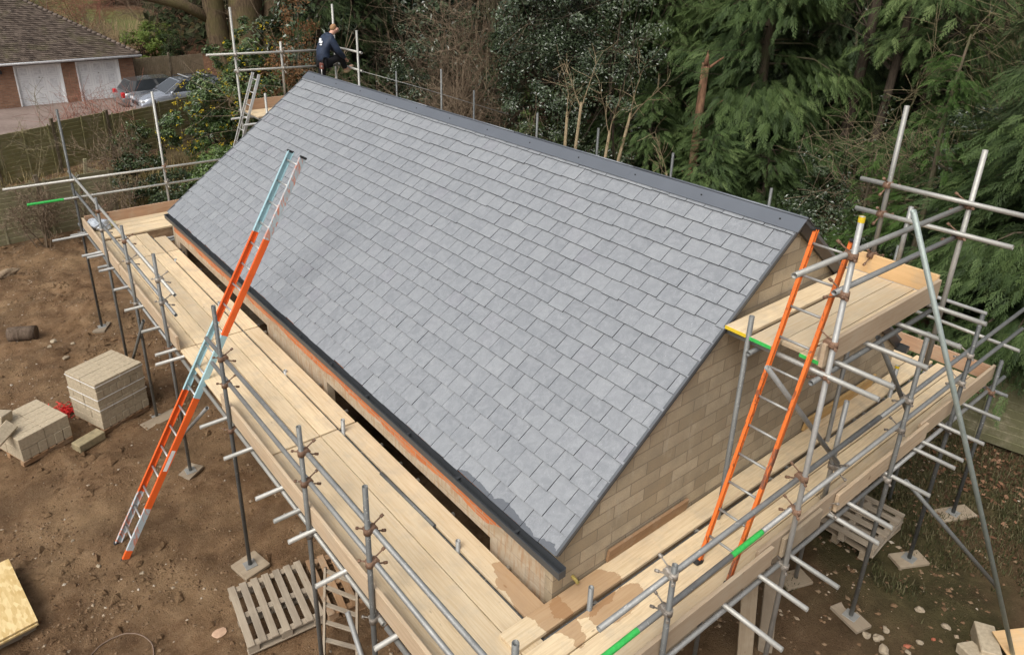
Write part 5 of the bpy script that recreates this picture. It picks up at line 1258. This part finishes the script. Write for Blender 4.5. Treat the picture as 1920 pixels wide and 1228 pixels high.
# ------------------------------------------------------------------ fences
def fence(label, pts, h, name='panel_fence', mat=None, slat=.14, post=1.83, horiz=True, lean=0, gravel=0):
    mat = mat or FENCEW; x0, y0 = pts[0]; root = thing(name, label, 'fence', (x0, y0, 0))
    tot = 0; g = random.Random(int(x0*31+y0*7)); m = MB(); pm = []
    for (xa, ya), (xb, yb) in zip(pts[:-1], pts[1:]):
        ln = math.hypot(xb-xa, yb-ya); n = max(1, round(ln/post)); an = math.atan2(yb-ya, xb-xa)
        for k in range(n):
            ta, tb = k/n, (k+1)/n; ax, ay, bx, by = xa+(xb-xa)*ta-x0, ya+(yb-ya)*ta-y0, xa+(xb-xa)*tb-x0, ya+(yb-ya)*tb-y0
            za = gz(ax+x0, ay+y0); dz = g.uniform(-.05, .05); wl = ln/n
            M = Matrix.Rotation(an, 4, 'Z') @ Matrix.Rotation(R(g.uniform(-2, 2)), 4, 'X')
            c = Vector(((ax+bx)/2, (ay+by)/2, za))
            if horiz:
                ns = int(h/slat)
                for i in range(ns): m.cbox(c+Vector((0, 0, .08+dz+i*slat+slat*.5)), (wl-.06, .016, slat*1.12), .003, M @ Matrix.Rotation(R(9+g.uniform(-3, 3)), 4, 'X') @ Matrix.Rotation(g.uniform(-.012, .012), 4, 'Y'))
                for u in (-.42, 0, .42): m.cbox(c+M @ Vector((u*wl, -.028, .08+dz+h/2)), (.05, .022, h), .003, M)
            else:
                ns = int(wl/.11)
                for i in range(ns): m.cbox(c+M @ Vector((-wl/2+(i+.5)*wl/ns, 0, dz+h/2)), (.10, .02, h+g.uniform(-.02, .02)), .003, M)
            q = MB(); q.cbox((ax, ay, za+h*.55), (.10, .10, h*1.12), .006, Matrix.Rotation(an, 4, 'Z')); pm.append(q)
    m.build('panels', mat, root)
    for q in pm: q.build('post', POSTW, root)
    return root
FENCEW = mat_wood('mossy_fence', (.27, .25, .115), (.16, .145, .07), .5); POSTW = mat_wood('fence_post', (.12, .095, .06), (.07, .055, .035), .5); OLIVE = mat_wood('olive_fence', (.33, .30, .17), (.20, .18, .09), .5); GREYF = mat_wood('grey_fence', (.25, .20, .13), (.15, .12, .08), .5)
fence('long mossy waney panel fence along the driveway', [(-14, 24.4), (-1.6, 25.2), (4.2, 27.6), (8.2, 29.6)], 1.75)
fence('olive panel fence across the end of the mud plot', [(-9.0, 18.4), (.75, 19.25)], 1.62, mat=OLIVE)
fence('upright board fence between garage and oak, behind the cars', [(6.6, 40.4), (10.6, 41.2)], 1.8, 'board_fence', GREYF, horiz=False)
fence('dark panel fence behind the gable scaffold corner', [(8.35, 3.6), (9.1, .6), (9.9, -3.4)], 1.5, mat=mat_wood('shaded_fence', (.20, .19, .10), (.11, .11, .06), .5))
o = plant('trellis_post', 'weathered post leaning over a broken rail below the panel fence', 'post', .35, 21.6); m = MB(); m.cbox((0, 0, .7), (.10, .10, 1.5), .01, Matrix.Rotation(R(8), 4, 'Y')); m.build('upright', OLIVE, o)
for z0, z1 in ((1.15, .55), (.75, .15)):
    m = MB(); a, b = Vector((.05, 0, z0)), Vector((1.6, -.5, z1)); d = b-a; m.cbox((0, 0, 0), (d.length, .03, .09), .004); m.build('rail', OLIVE, o, (a+b)/2, d.to_track_quat('X', 'Z'))
# ------------------------------------------------------------------ parked cars
GLASS = mat_plain('car_glass', (.03, .035, .04), .08, .9, 0, .05); TYRE = mat_plain('tyre', (.02, .02, .02), .85); RIM = mat_plain('wheel_rim', (.42, .43, .44), .35, .5, .7)
def car_paint(name, c):
    k = Mat(name); m_ = k.out(c, .22, .5, .6); k.b.inputs['Coat Weight'].default_value = 1.0; return m_
def car(label, loc, rz, paint, rails, lamp_front=True):
    """front towards local -x; lofted body with a separate glasshouse"""
    root = thing('parked_car', label, 'car', loc, rz)
    L_, W_ = 4.45, 1.80
    prof = [(-2.22, .35, .62), (-2.12, .30, .78), (-1.75, .28, .90), (-1.05, .28, 1.00), (-.3, .28, 1.02), (.8, .28, 1.02), (1.7, .30, 1.02), (2.08, .32, .96), (2.22, .40, .78)]
    m = MB(); rings = []
    for x, zb, zt_ in prof:
        e = max(abs(x)-1.6, 0); hw = W_/2-.22*e*e
        ring = [(x, -hw*.92, zb), (x, -hw, zb+.14), (x, -hw*1.0, (zb+zt_)/2+.05), (x, -hw*.94, zt_-.05), (x, -hw*.80, zt_), (x, hw*.80, zt_), (x, hw*.94, zt_-.05), (x, hw*1.0, (zb+zt_)/2+.05), (x, hw, zb+.14), (x, hw*.92, zb)]
        b = len(m.v); m.v += ring; rings.append(b)
    for a, b in zip(rings[:-1], rings[1:]):
        for k in range(10): m.face((a+k, a+(k+1) % 10, b+(k+1) % 10, b+k), True)
    m.face([rings[0]+k for k in range(10)][::-1]); m.face([rings[-1]+k for k in range(10)])
    m.build('body', paint, root)
    def cabin(name, prof, mat, par):
        q = MB(); rg = []
        for x, z, hw in prof:
            b = len(q.v); q.v += [(x, -hw, z), (x, hw, z)]; rg.append(b)
        return q, rg
    # cabin: pillars and roof in paint, glass set 8 mm proud
    low, hi = .985, 1.52
    q = MB(); base = [(-1.10, .80), (1.95, .80)]; top = [(-.35, .62), (1.55, .60)]
    vs = [(-1.10, -.80, low), (-1.10, .80, low), (2.0, .78, low), (2.0, -.78, low), (-.30, -.62, hi-.03), (-.30, .62, hi-.03), (.6, .64, hi), (.6, -.64, hi), (1.62, .60, hi-.04), (1.62, -.60, hi-.04)]
    q.add(vs, [(0, 4, 5, 1), (4, 7, 6, 5), (7, 9, 8, 6), (9, 3, 2, 8), (0, 3, 9, 7, 4), (1, 5, 6, 8, 2)]); q.build('cabin', paint, root)
    def pane(name, a, b, c, d, k=.06):
        P = [Vector(v) for v in (a, b, c, d)]; ctr = sum(P, Vector())/4; nn = (P[1]-P[0]).cross(P[3]-P[0]).normalized()
        if nn.dot(ctr-Vector((.4, 0, 1.2))) < 0: nn = -nn; P = P[::-1]
        P = [p+(ctr-p)*k*1.6+nn*.008 for p in P]; w = MB(); w.add(P, [(0, 1, 2, 3)]); w.build(name, GLASS, root)
    pane('windscreen', vs[0], vs[1], vs[5], vs[4]); pane('rear_window', vs[2], vs[3], vs[9], vs[8], .09)
    for s in (0, 1):
        A = (vs[0], vs[3], vs[4], vs[9]) if s == 0 else (vs[1], vs[2], vs[5], vs[8]); a0, a3, a4, a9 = map(Vector, A)
        mid0, mid1 = a0.lerp(a3, .45), a4.lerp(a9, .42)
        pane('side_window', a0.lerp(a3, .10), mid0, mid1, a4.lerp(a9, .06), .05); pane('side_window', mid0.lerp(a3, .04), a3.lerp(a0, .12), a9.lerp(a4, .12), mid1.lerp(a9, .04), .05)
    for x in (-1.38, 1.36):
        for s in (-1, 1):
            w = MB(); w.tube([(x, s*.70, .32), (x, s*.905, .32)], .32, 18, sm=True); wo = w.build('wheel', TYRE, root)
            w = MB(); w.tube([(x, s*.89, .32), (x, s*.913, .32)], .20, 14); w.build('rim', RIM, wo)
    for s in (-1, 1):
        w = MB(); w.cbox((-2.10, s*.66, .72), (.18, .34, .13), .03); w.build('headlight', mat_plain('lamp_glass', (.62, .64, .66), .15, .6, .1, .05), root)
        w = MB(); w.cbox((2.12, s*.72, .86), (.16, .24, .26), .03); w.build('tail_light', mat_plain('red_lens', (.50, .012, .018), .2, .6), root)
        w = MB(); w.cbox((-.82, s*.97, 1.03), (.12, .20, .12), .03); w.build('door_mirror', paint, root)
    w = MB(); w.cbox((-2.21, 0, .58), (.05, .9, .18), .02); w.build('grille', BARGE, root)
    if rails:
        w = MB()
        for s in (-1, 1): w.tube([(-.2, s*.60, 1.50), (-.1, s*.61, 1.57), (1.4, s*.60, 1.57), (1.5, s*.58, 1.49)], .018, 6)
        rb_ = w.build('roof_rails', BARGE, root)
        for x in (.12, 1.05):
            w = MB(); w.cbox((x, 0, 1.60), (.07, 1.36, .035), .01); w.build('roof_bar', ALU, rb_)
    return root
car('silver-blue estate car with roof bars nosing towards the garage, partly behind the mahonia', (7.05, 33.6, .175), R(3), car_paint('silver_blue_paint', (.40, .43, .48)), True)
car('grey hatchback showing red tail lights, beyond the estate with roof bars', (6.95, 36.6, -.12), R(182), car_paint('grey_paint', (.22, .225, .23)), False)
# lattice panel in the far garden
o = plant('garden_trellis', 'small pale lattice trellis leaning in the garden behind the garage roof', 'trellis', 5.2, 47.5); m = MB()
for k in range(7):
    m.cbox((-.9+k*.3, 0, 1.5), (1.3, .02, .05), .004, Matrix.Rotation(R(45), 4, 'Y')); m.cbox((-.9+k*.3, .02, 1.5), (1.3, .02, .05), .004, Matrix.Rotation(R(-45), 4, 'Y'))
m.build('lattice', OLIVE, o)
m = MB(); m.cbox((-1.1, 0, 1.0), (.07, .07, 2.1), .005); m.cbox((1.1, 0, 1.0), (.07, .07, 2.1), .005); m.build('posts', OLIVE, o)
# wire from the far platform down along the rear
m = MB(); m.tube([(4.3, 10.8, 5.12), (5.4, 10.2, 4.75), (7.2, 9.4, 4.1)], .006, 5); tag(m.build('guy_wire', DULLALU, None), 'thin slack wire running from the far platform rail to a rear upright', 'wire')

# ------------------------------------------------------------------ the man on the far platform
SKIN = mat_plain('skin', (.58, .33, .24), .55, .4, 0, .06); HAIR = mat_plain('ginger_hair', (.30, .175, .085), .7, .3, 0, .25, 40); JACK = mat_plain('navy_quilt', (.022, .034, .062), .6, .35, 0, .25, 14)
TROU = mat_plain('black_workwear', (.014, .014, .016), .8, .2); BOOT = mat_plain('tan_boot', (.42, .31, .19), .7, .3, 0, .2); BLACKP = mat_plain('black_boot', (.02, .02, .022), .6)
def skin_obj(name, V, E_, rad, mat, parent, sub=2, root=0):
    m = bpy.data.meshes.new(name); m.from_pydata(V, E_, []); m.materials.append(mat)
    o = put(name, m, parent); md = o.modifiers.new('skin', 'SKIN'); md.use_smooth_shade = True
    for i, v in enumerate(m.skin_vertices[0].data):
        r = rad[i]; v.radius = (r, r) if not hasattr(r, '__len__') else r
        v.use_root = (i == root)
    s = o.modifiers.new('sub', 'SUBSURF'); s.levels = sub; s.render_levels = sub
    return o
PB = Vector((3.66, 11.34, zq+.001))
# joints, relative to the standing foot; facing mostly +x, leaning forward over the rail
J = dict(pelvis=(.05, .0, .90), spine=(.02, .01, 1.06), chest=(.13, .02, 1.27), neck=(.25, .03, 1.42), head0=(.31, .03, 1.47), head1=(.375, .03, 1.56),
         hipL=(.05, .10, .88), kneeL=(.02, .11, .47), ankL=(-.03, .11, .09), toeL=(.13, .11, .05),
         hipR=(.07, -.09, .88), kneeR=(.40, -.05, .96), ankR=(.58, .06, .66), toeR=(.74, .08, .74),
         shL=(.18, .19, 1.34), elL=(.36, .20, 1.12), wrL=(.52, .12, .95), shR=(.16, -.16, 1.34), elR=(.28, -.22, 1.10), wrR=(.50, -.07, .93))
P = {k: Vector(v) for k, v in J.items()}
V, E_, rd = [], [], []
def vtx(p, r, parent=None):
    V.append(tuple(p)); rd.append(r)
    if parent is not None: E_.append((parent, len(V)-1))
    return len(V)-1
a0 = vtx(P['pelvis'], (.10, .085)); a1 = vtx(P['spine'], (.095, .08), a0); a2 = vtx(P['chest'], (.10, .08), a1); a3 = vtx(P['neck'], .055, a2); a4 = vtx(P['head0'], .062, a3)
a5 = vtx(P['head0'].lerp(P['head1'], .55)+Vector((.012, 0, 0)), .085, a4); a6 = vtx(P['head1']+Vector((-.005, 0, .015)), .078, a5)
n0 = vtx(P['head0'].lerp(P['head1'], .45)+Vector((.103, 0, -.012)), .016, a5)
for s in 'LR':
    h_ = vtx(P['hip'+s], .075, a0); k_ = vtx(P['knee'+s], .05, h_); n_ = vtx(P['ank'+s], .04, k_); vtx(P['toe'+s], .035, n_)
    s_ = vtx(P['sh'+s], .045, a2); e_ = vtx(P['el'+s], .036, s_); w_ = vtx(P['wr'+s], .028, e_)
    d = (P['wr'+s]-P['el'+s]).normalized(); side = d.cross(Vector((0, 0, 1))).normalized(); dn = side.cross(d).normalized()
    palm = vtx(P['wr'+s]+d*.05, (.036, .02), w_)
    for f in range(4):
        o_ = P['wr'+s]+d*.085+side*(f-1.5)*.021; ln = (.026, .031, .029, .022)[f]
        f1 = vtx(o_, .0095, palm); f2 = vtx(o_+d*ln-dn*.010, .009, f1); f3 = vtx(o_+d*ln*1.5-dn*.034, .0085, f2)
    t1 = vtx(P['wr'+s]+d*.045-side*.036-dn*.006, .011, palm); vtx(P['wr'+s]+d*.075-side*.048-dn*.022, .0095, t1)
man = skin_obj('person', V, E_, rd, SKIN, None); man.location = PB
tag(man, 'ginger-haired man in navy padded jacket lifting one booted foot to the platform rail', 'person')
def shell(name, chains, mat, sub=2):
    V, E_, rd = [], [], []
    for ch in chains:
        prev = None
        for it in ch:
            if isinstance(it, int): prev = it; continue
            p, r = it; V.append(tuple(p)); rd.append(r)
            if prev is not None: E_.append((prev, len(V)-1))
            prev = len(V)-1
    return skin_obj(name, V, E_, rd, mat, man, sub)
jk = shell('jacket', [[(P['pelvis']+Vector((0, 0, -.03)), (.175, .15)), (P['pelvis']+Vector((-.01, 0, .08)), (.172, .15)), (P['spine'], (.165, .142)), (P['chest'], (.185, .145)), (P['neck']+Vector((-.015, 0, -.02)), .088), (P['neck']+Vector((.01, 0, .03)), .075)],
   [3, (P['shL'], .092), (P['shL'].lerp(P['elL'], .5), .08), (P['elL'], .068), (P['elL'].lerp(P['wrL'], .5), .062), (P['wrL'], .045)],
   [3, (P['shR'], .092), (P['shR'].lerp(P['elR'], .5), .08), (P['elR'], .068), (P['elR'].lerp(P['wrR'], .5), .062), (P['wrR'], .045)]], JACK)
q = MB()
for k in range(7):
    z = .93+k*.065; 
for (dx_, dz_, w_, h_) in ((.0, .02, .085, .05), (.02, .065, .05, .05), (-.02, -.035, .03, .03), (.02, -.035, .03, .03), (-.025, -.10, .02, .025), (.0, -.10, .02, .025), (.028, -.10, .02, .025), (.0, -.15, .09, .012)):
    c = P['chest']+Vector((-.150+.04*dz_, -.055+dx_, .0+dz_)); q.cbox(c, (.012, w_, h_), .003, Matrix.Rotation(R(22), 4, 'Y') @ Matrix.Rotation(R(28), 4, 'Z'))
q.build('back_print', mat_plain('white_print', (.75, .77, .78), .6), jk)
hd = shell('hood', [[(P['neck']+Vector((-.07, .07, .0)), .05), (P['neck']+Vector((-.10, 0, -.01)), .06), (P['neck']+Vector((-.07, -.07, .0)), .05)]], JACK)
tr = shell('trousers', [[(P['pelvis'], (.14, .12)), (P['hipL'], .105), (P['hipL'].lerp(P['kneeL'], .5), .092), (P['kneeL'], .076), (P['kneeL'].lerp(P['ankL'], .5), .07), (P['ankL']+Vector((0, 0, .03)), .062)],
   [0, (P['hipR'], .105), (P['hipR'].lerp(P['kneeR'], .5), .092), (P['kneeR'], .078), (P['kneeR'].lerp(P['ankR'], .5), .068), (P['ankR'].lerp(P['kneeR'], .12), .058)]], TROU)
for s, mt in (('L', BLACKP), ('R', BOOT)):
    d = (P['toe'+s]-P['ank'+s]).normalized(); 
    shell('boot', [[(P['ank'+s]+Vector((0, 0, .03))-d*.01, .055), (P['ank'+s]-d*.035+Vector((0, 0, -.03)), .05), (P['ank'+s]+d*.09+Vector((0, 0, -.045)), .045), (P['toe'+s]+d*.03+Vector((0, 0, -.008)), .038)]], mt)
hc = P['head0'].lerp(P['head1'], .62)
hr = shell('hair', [[(hc+Vector((-.06, 0, -.045)), .058), (hc+Vector((-.045, 0, .035)), .078), (hc+Vector((-.01, 0, .055)), .068), (hc+Vector((.034, 0, .062)), .044)]], HAIR)
for sgn in (-1, 1):
    e = MB(); e.tube([hc+Vector((.0, sgn*.088, -.03)), hc+Vector((-.004, sgn*.098, -.01)), hc+Vector((-.006, sgn*.094, .012))], [.010, .016, .008], 8); e.build('ear', SKIN, man)
    e = MB(); e.tube([hc+Vector((.079, sgn*.032, -.002)), hc+Vector((.090, sgn*.032, -.003))], .009, 8); e.build('eye', BARGE, man)
e = MB(); e.cbox(hc+Vector((.082, 0, -.062)), (.012, .05, .008), .003); e.build('mouth', mat_plain('lips', (.42, .17, .14), .5), man)
e = MB(); e.cbox(P['pelvis']+Vector((-.13, -.12, -.09)), (.05, .12, .13), .012); tl = e.build('tool_pouch', mat_plain('brown_leather', (.17, .06, .045), .7), man)
e = MB(); e.tube([P['pelvis']+Vector((-.14, -.13, -.10)), P['pelvis']+Vector((-.14, -.13, -.40))], .010, 8); e.tube([P['pelvis']+Vector((-.14, -.18, -.09)), P['pelvis']+Vector((-.14, -.07, -.09))], .016, 8); tag(e.build('claw_hammer', ALU, None, PB), 'steel hammer hanging from the belt pouch of the man', 'hammer')
